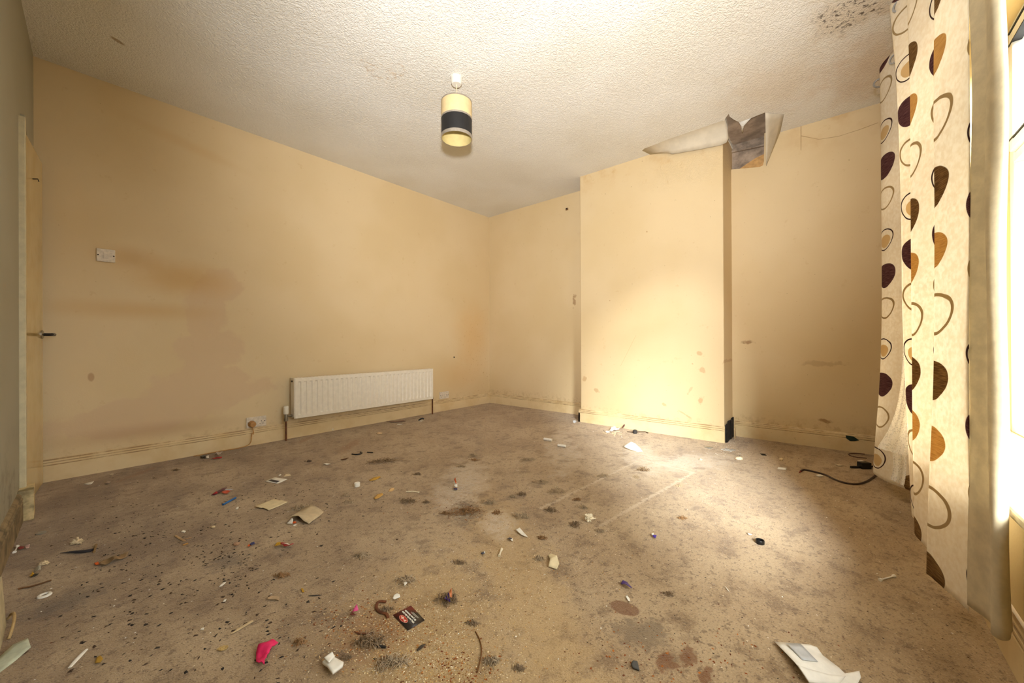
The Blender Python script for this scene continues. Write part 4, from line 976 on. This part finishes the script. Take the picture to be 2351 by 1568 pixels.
wrapper('sweet_wrapper', 'tiny violet foil wrapper with a white edge, right of centre', [('violet_foil', [(1497, 1233), (1503, 1232), (1508, 1237), (1505, 1240), (1499, 1238)], pm(66, 44, 150, .3), .008), ('white_edge', [(1495, 1231), (1500, 1230), (1502, 1232.5), (1497, 1233)], PW, .008)])
wrapper('sweet_wrapper', 'purple foil strip above the brown stain', [('purple_foil', [(1425, 1344), (1430, 1340), (1440, 1344), (1452, 1355), (1443, 1354), (1432, 1349)], PUR, .008)])
wrapper('sweet_wrapper', 'black and white wrapper at the skirting left of the radiator', [('black_foil', [(459, 1049), (466, 1047.5), (474, 1050), (470, 1054.5), (462, 1054)], pm(40, 36, 36, .3), .010), ('white_end', [(472, 1049.5), (480, 1049), (480, 1053.5), (473, 1054)], PW, .006)])
wrapper('sweet_wrapper', 'red wrapper with a clear bag at the skirting left of the radiator', [('red_foil', [(485, 1054), (497, 1051), (511, 1050), (509, 1052.5), (494, 1055.5)], RED, .005), ('clear_bag', [(492, 1050), (500, 1044.5), (511, 1043), (508, 1048), (500, 1051)], pm(206, 190, 176, .25), .018)])
wrapper('sweet_wrapper', 'orange, white and blue scrap standing in the bright patch', [('white_face', [(1042, 1120), (1046, 1116), (1050, 1119), (1050, 1125), (1043, 1125)], PW, .02), ('orange_tip', [(1042, 1112.5), (1046, 1114), (1049, 1120), (1046, 1121)], ORG, .026), ('blue_foot', [(1041, 1124), (1050, 1123.5), (1050, 1126), (1042, 1127)], pm(44, 40, 100, .4), .005)])
wrapper('sweet_wrapper', 'shiny pink wrapper twist above the rust-brown strip', [('pink_foil', [(807, 1413), (813, 1407), (819, 1403), (823, 1408), (821, 1413), (812, 1415)], pm(230, 90, 150, .2), .012), ('dark_tail', [(803, 1417), (808, 1413), (818, 1415), (809, 1419)], pm(110, 50, 34, .4), .006)])
wrapper('sweet_wrapper', 'faded pink and white wrapper by the left skirting', [('white_tail', [(55, 1258), (62, 1255), (69, 1254), (67, 1260), (60, 1262)], pm(206, 170, 160, .4), .006), ('red_tail', [(40, 1262), (48, 1258), (56, 1258), (55, 1261), (46, 1264)], pm(150, 50, 50, .4), .004)])
wrapper('sweet_wrapper', 'violet and orange wrapper caught in the large hair tuft', [('violet_foil', [(1020, 1391), (1024, 1381), (1031, 1379), (1034, 1387), (1028, 1394)], pm(78, 52, 140, .3), .02), ('orange_foil', [(1030, 1379), (1037, 1379), (1038, 1386), (1033, 1389)], pm(214, 130, 80, .4), .024)])
wrapper('sweet_wrapper', 'clear strip with an orange tip on the left side of the floor', [('clear_strip', [(228, 1298), (240, 1290), (258, 1287), (272, 1284), (290, 1273), (298, 1273), (292, 1281), (275, 1289), (262, 1294), (244, 1299), (231, 1304)], pm(140, 112, 78, .35), .010), ('orange_tip', [(216, 1297), (225, 1294), (229, 1298), (220, 1300)], ORG, .006)])
wrapper('sweet_wrapper', 'folded yellow and black scrap beside the small crumpled paper', [('white_top', [(77, 1318), (82, 1312), (93, 1311), (94, 1317), (86, 1319)], pm(190, 184, 164, .5), .012), ('yellow_foot', [(68, 1327), (75, 1320), (80, 1322), (74, 1328)], GLD, .008), ('black_fold', [(75, 1320), (90, 1319), (84, 1324), (74, 1328)], BLK, .004)])
wrapper('sweet_wrapper', 'small dark and white scrap left of the bent paper strip', [('dark_foil', [(1164, 1240), (1170, 1237), (1176, 1242), (1170, 1243)], pm(50, 46, 60, .3), .006), ('white_edge', [(1172, 1242), (1177, 1240), (1178, 1245), (1174, 1245)], PW, .006)])
wrapper('sweet_wrapper', 'tiny blue-grey and white scrap left of the small bone', [('grey_foil', [(1104, 1274), (1109, 1271), (1113, 1275), (1107, 1277)], pm(60, 66, 84, .3), .006), ('white_edge', [(1110, 1272), (1114, 1271), (1114, 1275)], PW, .006)])
scrap('ochre_tube', 'flattened yellow tube on the carpet in front of the radiator', 'wrapper', [(847, 1103), (857, 1097), (872, 1094), (874, 1097), (862, 1103), (850, 1105)], YEL, curl=.006, seed=3)
scrap('ochre_scrap', 'yellow-brown twisted scrap below the yellow tube', 'wrapper', [(858, 1146), (866, 1139), (878, 1136), (880, 1139), (870, 1146), (862, 1149)], pm(206, 160, 84, .6), curl=.012, seed=4)
scrap('orange_ring_pull', 'cream and orange bit left of the bright patch', 'scrap', [(891, 1129), (895, 1123), (903, 1121), (906, 1124), (899, 1129)], pm(224, 186, 130, .6), curl=.010, seed=6)
scrap('yellow_chip', 'small orange-yellow chip above the pink wrapper twist', 'chip', [(691, 1353), (696, 1352), (699, 1361), (694, 1362)], GLD, curl=.003, seed=3)
scrap('yellow_leaf', 'dull yellow leaf at the bottom left', 'leaf', [(218, 1527), (222, 1514), (231, 1509), (237, 1517), (230, 1525)], pm(176, 136, 50, .7), curl=.006, seed=9)
scrap('slate_chip', 'dark grey angular chip at the bottom centre right', 'chip', [(1449, 1529), (1453, 1521), (1463, 1522), (1465, 1530), (1468, 1542), (1453, 1537)], pm(84, 82, 78, .7), curl=.002, seed=2, thick=.004)
scrap('white_flake', 'white shell-shaped flake above the promotional card', 'flake', [(901, 1379), (904, 1372), (911, 1368), (917, 1369), (919, 1375), (912, 1378), (905, 1381)], PW, curl=.006, seed=1)
scrap('white_flake', 'thin white feather-shaped flake on the left', 'flake', [(503, 1349), (507, 1343), (514, 1338), (520, 1337), (514, 1343), (508, 1348)], PW, curl=.004, seed=2)
scrap('white_flake', 'small white triangular flake below the feather-shaped one', 'flake', [(512, 1383), (514, 1378), (520, 1376), (518, 1381)], PW, curl=.004, seed=3)
scrap('white_flake', 'small white flake left of the splintered stick', 'flake', [(459, 1448), (463, 1444), (469, 1443), (467, 1448)], PW, curl=.003, seed=4)
scrap('white_flake', 'white scrap resting on the brown stain', 'flake', [(1436, 1372), (1440, 1370), (1445, 1376), (1447, 1383), (1442, 1382)], PW, curl=.006, seed=5)
scrap('white_flake', 'thin white sliver alone on the right of the floor', 'flake', [(1665, 1349), (1668, 1352), (1675, 1362), (1670, 1358)], PW, curl=.003, seed=6)
scrap('white_flake', 'curved white sliver above the black bottle cap', 'flake', [(1716, 1226), (1722, 1227), (1727, 1230), (1722, 1231), (1717, 1229)], PW, curl=.008, seed=7)
scrap('white_flake', 'white leaf-like flake at the skirting near the door', 'flake', [(192, 1112), (202, 1108.5), (216, 1105), (211, 1111), (202, 1113)], PW, curl=.008, seed=8)
scrap('white_flake', 'pale grey flake right of the one near the door', 'flake', [(239, 1112), (246, 1106), (255, 1107), (250, 1112)], pm(186, 164, 146, .6), curl=.006, seed=9)
scrap('white_flake', 'greyish round flake at the back skirting near the door', 'flake', [(251, 1092), (255, 1088), (262, 1089), (258, 1093)], pm(196, 178, 150, .6), curl=.006, seed=10)
scrap('white_flake', 'white flake above the crossed tan sticks', 'flake', [(415, 1222), (420, 1218), (427, 1220), (424, 1224)], PW, curl=.008, seed=11)
scrap('white_flake', 'small white chip above the photo card', 'flake', [(639, 1095), (643, 1091), (646, 1092), (643, 1095.5)], PW, curl=.006, seed=12)
scrap('white_flake', 'cream crumpled flake beside the photo card', 'flake', [(650, 1095), (656, 1089), (664, 1088), (669, 1092), (660, 1094)], CREAM, curl=.014, seed=13)
scrap('white_flake', 'small white chip right of the blue straw', 'flake', [(540, 1170), (544, 1164), (549, 1164), (546, 1170)], PW, curl=.008, seed=14)
scrap('white_flake', 'slim white flake left of the far yellow tube', 'flake', [(742, 1066), (750, 1065), (759, 1067), (750, 1068.5)], PW, curl=.006, seed=15)
scrap('white_flake', 'white flat flake in front of the radiator', 'flake', [(864, 995), (870, 993), (878, 994), (876, 998), (867, 998)], pm(226, 196, 156, .7), curl=.006, seed=16)
scrap('white_flake', 'cream oblong scrap above the promotional card on the left', 'flake', [(613, 1376), (625, 1373), (641, 1373), (641, 1381), (634, 1379), (614, 1380)], pm(190, 160, 124, .7), curl=.008, seed=17)
scrap('white_flake', 'white flake right of the rusty patch', 'flake', [(926, 1343), (932, 1340), (935, 1343), (929, 1350)], PW, curl=.006, seed=18)
scrap('white_strip', 'bright white rectangular strip on the far right carpet', 'paper', [(1786, 1073), (1806, 1075.5), (1805, 1080), (1785, 1077)], PW, curl=.003, seed=2)
scrap('black_scrap', 'jagged black scrap near the broken glass', 'scrap', [(1745, 1042), (1752, 1042), (1757, 1043), (1760, 1046), (1750, 1046)], BLK, curl=.006, seed=1)
scrap('dusty_rag', 'brown-pink torn strip against the skirting under the radiator', 'scrap', [(886, 967), (895, 968.5), (910, 967.5), (925, 966), (932, 968), (915, 970), (898, 971)], pm(150, 116, 96, .8, var=.2), curl=.010, seed=5)
blk = empty('black_clip', Fl(966, 963)); tag(blk, 'small black clip on a white base near the far skirting', 'clip')
child(poly_obj('clip_base', [Fl(*p) for p in ((960, 966.5), (966, 965), (973, 966), (967, 968))], PW), blk)
m = MB(); p = Fl(966, 966); k = mpp(p); m.tube(smooth_path([(p.x - 4 * k, p.y + 3 * k, .004), (p.x, p.y, .02), (p.x + 4 * k, p.y - 3 * k, .024), (p.x + 5 * k, p.y - 4 * k, .014)], 10), .008, 8); child(m.build('clip_arm', BLK), blk)
# broken glass slats
gl = empty('glass_shards', Fl(1668, 1030)); tag(gl, 'pale broken glass strips by the broken skirting', 'broken glass')
for k in range(5):
    child(poly_obj('shard', [Fl(*p) for p in ((1655 + 5 * k, 1033 + 1.0 * k), (1668 + 5 * k, 1029.5 + .8 * k), (1670 + 5 * k, 1030.2 + .8 * k), (1657 + 5 * k, 1033.8 + 1.0 * k))], pm(214, 216, 214, .15, var=.05), curl=.003, seed=k, cuts=1), gl)
scrap('glass_plate', 'grey flat glass piece left of the broken glass strips', 'broken glass', [(1616, 1027), (1624, 1025), (1639, 1027), (1630, 1031)], pm(140, 138, 132, .15), cuts=1)
# loose board and cable loop by the left wall
lb = MB(); q1, q2 = Fl(6, 1400), Fl(14, 1352)
lb.obox((wlx(1.9) + .075, 2.17, .075), (.006, 0, .0), (.002, .11, 0), (-.004, 0, .075)); tag(lb.build('loose_board', pm(196, 182, 146, .7, var=.12)), 'pale loose board leaning along the left wall at the bottom left', 'board')
pth = [(18, 1424, .0), (26, 1424, .015), (32, 1434, .03), (33, 1448, .03), (27, 1462, .015), (20, 1470, .0)]
m = MB(); m.tube(smooth_path([tuple(Fl(a, b) + Vector((0, 0, .004 + c))) for a, b, c in pth], 20), .0035, 8); tag(m.build('cable_loop', pm(190, 160, 110, .6)), 'tan loop of cord by the loose board at the bottom left', 'cord')

# plug, cable and rubbish by the chimney breast and curtain
cb_ = empty('black_cable', Fl(1950, 1110)); tag(cb_, 'dark brown cable curling out from under the curtain', 'cable')
pts = [(1838, 1084), (1843, 1080.5), (1852, 1081), (1870, 1085), (1895, 1092), (1920, 1104), (1945, 1111.5), (1968, 1113), (1988, 1108), (2003, 1099), (2014, 1090), (2026, 1084)]
P = smooth_path([tuple(Fl(*p) + Vector((0, 0, .0055))) for p in pts], 60); m = MB(); m.tube(P, .0052, 8); autosmooth(child(m.build('cable_sheath', pm(62, 42, 34, .5)), cb_))
m = MB(); m.tube([Fl(1835, 1086) + Vector((0, 0, .004)), P[0]], [.0025, .0045], 8); child(m.build('bare_end', pm(150, 60, 46, .5)), cb_)
ad = empty('power_adapter', Fl(1985, 1074)); tag(ad, 'black plug adapter on the floor beside the curtain', 'adapter'); p = Fl(1984, 1075); k = mpp(p)
m = MB(); m.obox(p + Vector((0, 0, .02)), RT * .03, Vector((FW.x, FW.y, 0)) * .02, Vector((0, 0, .02))); child(m.build('adapter_body', BLK), ad)
m = MB(); m.obox(Fl(1963, 1075) + Vector((0, 0, .007)), RT * .028, Vector((FW.x, FW.y, 0)) * .006, Vector((0, 0, .007))); child(m.build('adapter_arm', DKB), ad)
m = MB(); m.tube(smooth_path([tuple(Fl(a, b) + Vector((0, 0, .006))) for a, b in ((1996, 1074), (2010, 1071), (2025, 1066))], 12), .005, 8); child(m.build('adapter_lead', BLK), ad)
m = MB(); m.tube(smooth_path([tuple(Fl(a, b) + Vector((0, 0, .004))) for a, b in ((1990, 1053), (1968, 1051), (1952, 1047), (1949, 1043.5), (1962, 1042), (1985, 1043.5))], 30), .003, 6); tag(m.build('thin_wire', pm(96, 62, 44, .6)), 'thin looped wire on the carpet at the alcove skirting', 'wire')
scrap('white_flake', 'white flake on the carpet above the black adapter', 'flake', [(1968, 1060), (1976, 1058), (1985, 1061), (1976, 1062)], PW, curl=.006, seed=20)
scrap('white_flake', 'pale flake left of the black adapter', 'flake', [(1917, 1067), (1928, 1067), (1938, 1070), (1926, 1071)], pm(210, 190, 160, .7), curl=.006, seed=21)
bp = empty('black_plug', Fl(1458, 992)); tag(bp, 'small black plug with a thin lead at the chimney breast skirting', 'plug'); p = Fl(1458, 995)
m = MB(); m.lathe([(0, 0), (.018, 0), (.022, .008), (.02, .026), (.012, .034), (0, .035)], (p.x, p.y, .0005), 12); child(m.build('plug_body', pm(54, 50, 50, .5)), bp)
m = MB(); m.tube(smooth_path([tuple(Fl(a, b) + Vector((0, 0, .005))) for a, b in ((1440, 992), (1450, 993), (1458, 993), (1470, 992.5), (1480, 992), (1488, 995))], 20), .004, 6); child(m.build('plug_lead', pm(90, 66, 50, .6)), bp)
dp = empty('paper_rubbish', Fl(1410, 988)); tag(dp, 'white torn paper rubbish with a plum scrap at the chimney breast skirting', 'rubbish')
child(poly_obj('torn_paper', [Fl(*p) for p in ((1398, 992), (1404, 985), (1414, 984), (1424, 987), (1416, 990), (1405, 992))], PW, curl=.03, seed=3, freq=30), dp)
child(poly_obj('plum_scrap', [Fl(*p) for p in ((1427, 987), (1435, 980.5), (1436, 983), (1430, 989))], pm(96, 50, 60, .5), curl=.02, seed=4, zs=[.01, .03, .03, .01]), dp)
child(lump('paper_wad', None, None, 1395, 993, 9, 7, PW, 5), dp)
for k in range(6):
    rngk = random.Random(k); a = rngk.uniform(0, 3.1); x_, y_ = 1400 + rngk.uniform(-20, 25), 994 + rngk.uniform(-3, 5)
    child(rod('paper_shred', None, None, [(x_, y_), (x_ + 11 * math.cos(a), y_ + 4 * math.sin(a))], 1.8, CREAM, None, 5), dp)
lump('blue_scrap', 'pale blue and white crumpled scrap at the foot of the chimney breast left corner', 'scrap', 1319, 971, 8, 7, pm(214, 218, 226, .5), 3, .9, .6)
lump('grey_scrap', 'dark crumpled scrap on the carpet in front of the radiator', 'scrap', 710, 1060, 11, 7, pm(92, 74, 58, .8), 5, .6, .5)
# small dark green tag stuck on the alcove skirting
p = onx(1957, 1007, LX - .02); m = MB(); k = mpp(p)
m.add([(p.x + d, p.y - dx * k * 1.3, p.z - dy * k) for d in (0, -.002) for dx, dy in ((-9, -6), (2, -5), (9, 2), (3, 5), (-3, 6), (-8, 1))], [(0, 1, 2, 3, 4, 5), (11, 10, 9, 8, 7, 6)] + [(i, (i + 1) % 6, 6 + (i + 1) % 6, 6 + i) for i in range(6)])
tag(m.build('green_tape', pm(22, 46, 36, .6)), 'dark green scrap of tape on the alcove skirting', 'tape')
# brown nail on the left alcove wall
p = Rw(1302, 480); m = MB(); m.tube([p, p - Vector((.02, 0, 0))], [.006, .008], 8); tag(m.build('wall_nail', DKB), 'dark nail in the far alcove wall', 'nail')
p = Bk(1042, 820); m = MB(); m.tube([p, p - Vector((0, .012, 0))], [.007, .007], 8); tag(m.build('wall_plug', DKB), 'dark wall plug above the far socket', 'wall plug')

# ---- hair and dust tufts -------------------------------------------------------
def tuft_mesh(w, d, h, n, seed, thick=.0009):
    r = random.Random(seed); m = MB()
    for i in range(n):
        a = r.uniform(0, 6.283); q = r.random() ** .7; c = Vector((math.cos(a) * q * w / 2, math.sin(a) * q * d / 2, 0))
        ln = r.uniform(.35, 1.0) * max(w, d) * .45; th = r.uniform(0, 6.283); cv = r.uniform(-2.6, 2.6); pts = []; p = Vector(c); z0 = r.random() * h * (1 - q * .7)
        ns = 6
        for k in range(ns):
            t = k / (ns - 1); zz = .0008 + z0 * math.sin(math.pi * min(1, t * .9 + .05))
            pts.append((p.x, p.y, zz)); th += cv / ns; p = p + Vector((math.cos(th), math.sin(th), 0)) * (ln / ns)
        m.tube(pts, thick, 3, caps=False)
    return m
HAIR = {'grey': pm(186, 164, 134, .9, var=.15), 'brown': pm(160, 122, 82, .9, var=.15), 'dark': pm(148, 124, 96, .9, var=.15)}
tufts = [  # px, py, width px, height px, tone, label
 (882, 1060, 62, 12, 'dark', 'long dark hair tuft in front of the radiator'), (939, 1152, 36, 12, 'dark', 'dark hair tuft at the left end of the bright patch'),
 (979, 1154, 16, 8, 'dark', 'small dark hair tuft right of the bright patch end'), (793, 1138, 20, 9, 'grey', 'small grey tuft below the white bottle cap'),
 (800, 1153, 24, 8, 'grey', 'faint grey tuft below the one under the white cap'), (690, 1168, 44, 12, 'grey', 'grey fluff tucked behind the plastic sheet'),
 (1068, 1176, 74, 16, 'brown', 'spread brown hair tuft in the middle of the floor'), (1023, 1180, 24, 8, 'brown', 'small brown tuft left of the spread brown one'),
 (1141, 1179, 20, 13, 'brown', 'round brown tuft right of the spread brown one'), (1122, 1155, 36, 10, 'grey', 'loose grey tuft at the near end of the bright patch'),
 (1198, 1136, 20, 11, 'dark', 'compact dark tuft in the sunlit patch'), (1177, 1142, 16, 9, 'grey', 'small grey tuft left of the compact dark one'),
 (1278, 1130, 36, 16, 'grey', 'ring-shaped loose grey tuft in the sunlit patch'), (1195, 1187, 38, 14, 'grey', 'loose grey tuft above the bent paper strip'),
 (1266, 1173, 28, 11, 'dark', 'dark tuft between the sunlit patch and the tissue ball'), (1320, 1207, 26, 16, 'dark', 'round dark tuft left of the crumpled tissue ball'),
 (1379, 1220, 22, 9, 'grey', 'grey tuft below the crumpled tissue ball'), (1242, 1108, 34, 9, 'grey', 'thin grey tuft in the middle of the sunlit patch'),
 (957, 1090, 20, 7, 'dark', 'small dark tuft at the shadow edge left of the bright patch'), (1058, 1072, 22, 7, 'grey', 'flat grey tuft at the top of the bright patch'),
 (1086, 1047, 22, 10, 'grey', 'ring-shaped hair loop above the bright patch'), (1090, 1057, 20, 6, 'brown', 'thin brown tuft below the hair loop'),
 (1213, 1056, 36, 7, 'grey', 'thin grey tuft in the far sunlight'), (1238, 1284, 24, 12, 'grey', 'grey tuft left of the folded beige scrap'),
 (1245, 1237, 22, 10, 'brown', 'rusty brown tuft right of the bent paper strip'), (1477, 1081, 26, 12, 'dark', 'fuzzy dark tuft in the bright sunlight on the right'),
 (1462, 1097, 14, 8, 'grey', 'small grey tuft below the fuzzy dark one'), (1385, 1094, 36, 9, 'grey', 'thin trailing grey tuft left of the fuzzy dark one'),
 (1566, 1191, 16, 9, 'brown', 'small brown tuft alone on the right of the floor'), (1560, 1116, 16, 7, 'grey', 'small grey tuft beside the pale carpet seam'),
 (1325, 1148, 20, 7, 'brown', 'small brown tuft between two carpet seams'), (1339, 1166, 22, 10, 'grey', 'faint grey tuft between the two carpet seams, nearer'),
 (1027, 1379, 50, 30, 'dark', 'large dark hair ball right of the promotional card'), (852, 1476, 74, 26, 'dark', 'long dark roll of hair below the promotional card'),
 (898, 1524, 78, 20, 'grey', 'long grey drift of hair right of the tissue'), (934, 1334, 46, 16, 'grey', 'grey drift of hair above the white flake'),
 (832, 1277, 42, 11, 'grey', 'grey drift of hair left of the room centre'), (884, 1402, 30, 12, 'dark', 'dark tuft left of the promotional card'),
 (645, 1323, 36, 10, 'brown', 'brownish fluff below the red and gold wrapper'), (688, 1477, 28, 14, 'brown', 'brown fluff right of the pink cloth'),
 (796, 1510, 24, 8, 'dark', 'dark fluff above the tissue'), (1189, 1535, 28, 9, 'dark', 'dark tuft at the bottom centre'),
 (1130, 1520, 40, 16, 'grey', 'faint grey fluff at the bottom centre, left of the dark tuft'), (1055, 1292, 32, 8, 'dark', 'flat dark tuft on the sandy trail'),
 (1535, 1365, 20, 9, 'dark', 'small dark smear of fluff right of the purple strip'), (1085, 1432, 30, 8, 'dark', 'thin dark tuft right of the promotional card'),
 (635, 1060, 14, 5, 'grey', 'tiny grey tuft at the back left of the carpet'), (404, 1080, 14, 6, 'dark', 'tiny dark tuft by the skirting at the back left'),
]
for i, (px, py, w, h, tone, lab) in enumerate(tufts):
    p = Fl(px, py); k = mpp(p); depth = h * k * 1.6; hh = min(.05, h * k * .95)
    m = tuft_mesh(w * k, max(depth * .8, w * k * .28), hh, int(34 + w * .95), i + 1, .0008 + .0002 * min(2, k / .002))
    o = m.build('hair_tuft', HAIR[tone], None, False, (p.x, p.y, 0)); o.rotation_euler.z = YAW - math.pi / 2 + random.Random(i).uniform(-.3, .3)
    tag(o, lab, 'hair tuft', 'hair and dust tufts on the carpet')

# ---- crumbs nobody could count ---------------------------------------------------
def specks(name, label, n, place, size, cols, seed, aspect=2.2, rough=.8):
    r = random.Random(seed); vs = []; fs = []; vc = []
    for i in range(n):
        px, py = place(r)
        if py > 1600: continue
        p = Fl(px, py)
        if not (0.03 < p.x < LX - .03 and .03 < p.y < LY - .03): continue
        if p.x > BX - .03 and BY0 - .02 < p.y < BY1 + .02: continue
        k = mpp(p); s = size(r) ; a = r.uniform(0, 6.283); c, sn = math.cos(a), math.sin(a); L_ = s; w_ = s / r.uniform(1.0, aspect); hh = .0008 + s * r.uniform(.1, .35)
        b = len(vs); q = [(-L_, -w_ * .4), (-L_ * .2, -w_), (L_, -w_ * .2), (L_ * .3, w_)]
        for (u_, v_) in q: vs.append((p.x + u_ * c - v_ * sn, p.y + u_ * sn + v_ * c, .0004))
        vs.append((p.x, p.y, hh)); col = cols[r.randrange(len(cols))]; f = r.uniform(.75, 1.15)
        vc += [tuple(min(1, x_ * f) for x_ in col[:3]) + (1,)] * 5
        fs += [(b, b + 1, b + 4), (b + 1, b + 2, b + 4), (b + 2, b + 3, b + 4), (b + 3, b, b + 4)]
    me = bpy.data.meshes.new(name); me.from_pydata(vs, [], fs); me.update()
    at = me.color_attributes.new('tint', 'FLOAT_COLOR', 'POINT')
    for i, c in enumerate(vc): at.data[i].color = c
    g = G(name + '_tint'); n_ = g.new('ShaderNodeVertexColor'); n_.layer_name = 'tint'; g.principled(n_.outputs[0], rough, None, .2); me.materials.append(g.mat)
    return tag(link(name, me), label, 'crumbs', kind='stuff')
def gauss(cs):
    def f(r):
        cx, cy, sx, sy, _w = r.choices(cs, weights=[c[4] for c in cs])[0]; return r.gauss(cx, sx), r.gauss(cy, sy)
    return f
def uni_floor(r):
    while True:
        x_, y_ = r.uniform(.05, LX - .05), r.uniform(.05, LY - .05); v = Vector((x_, y_, 0)) - CAM
        z_ = v.dot(FW)
        if z_ > .4: return 1175.5 + F_PX * v.dot(RT) / z_, 784 - F_PX * v.dot(UP) / z_
BK = [rgb(46, 40, 36), rgb(62, 54, 46), rgb(78, 60, 46)]
specks('black_flecks', 'black flecks of grit scattered over the left of the carpet', 800, gauss([(520, 1290, 45, 40, 4), (420, 1200, 130, 60, 6), (640, 1130, 110, 40, 3), (250, 1400, 120, 70, 3), (560, 1420, 130, 80, 4), (700, 1180, 120, 40, 2), (300, 1240, 120, 60, 3)]), lambda r: r.uniform(.002, .0085), BK, 5, 3.2)
specks('dark_flecks', 'fine dark specks all over the carpet', 3600, uni_floor, lambda r: r.uniform(.0012, .0036), BK + [rgb(92, 62, 40), rgb(100, 54, 32)], 6, 3.0)
TN = [rgb(226, 200, 150), rgb(206, 170, 112), rgb(236, 220, 190), rgb(176, 126, 70)]
specks('sawdust_crumbs', 'sandy crumbs strewn along the pale trail', 5200, gauss([(1000, 1420, 90, 70, 5), (960, 1500, 120, 60, 4), (1150, 1330, 110, 60, 4), (850, 1440, 90, 60, 3), (1300, 1270, 120, 50, 2), (1030, 1560, 120, 40, 3)]), lambda r: r.uniform(.0010, .0030), TN, 7, 1.8)
specks('white_crumbs', 'white specks scattered over the whole carpet', 1500, uni_floor, lambda r: r.uniform(.0012, .0040), [rgb(244, 238, 226), rgb(230, 214, 186)], 8, 2.2)
specks('plaster_dust', 'white plaster bits by the broken skirting', 160, gauss([(1690, 1020, 20, 12, 3), (1660, 1040, 35, 9, 2), (1410, 992, 25, 6, 2)]), lambda r: r.uniform(.002, .007), [rgb(246, 240, 228), rgb(216, 206, 190), rgb(60, 52, 46)], 9, 2.2)
specks('rust_crumbs', 'rusty crumbs around the hair tufts', 700, gauss([(850, 1440, 90, 40, 3), (1070, 1176, 60, 20, 2), (1040, 1530, 60, 30, 2), (1560, 1510, 120, 40, 2)]), lambda r: r.uniform(.0015, .0045), [rgb(136, 74, 34), rgb(176, 104, 46), rgb(110, 60, 34)], 10, 2.0)
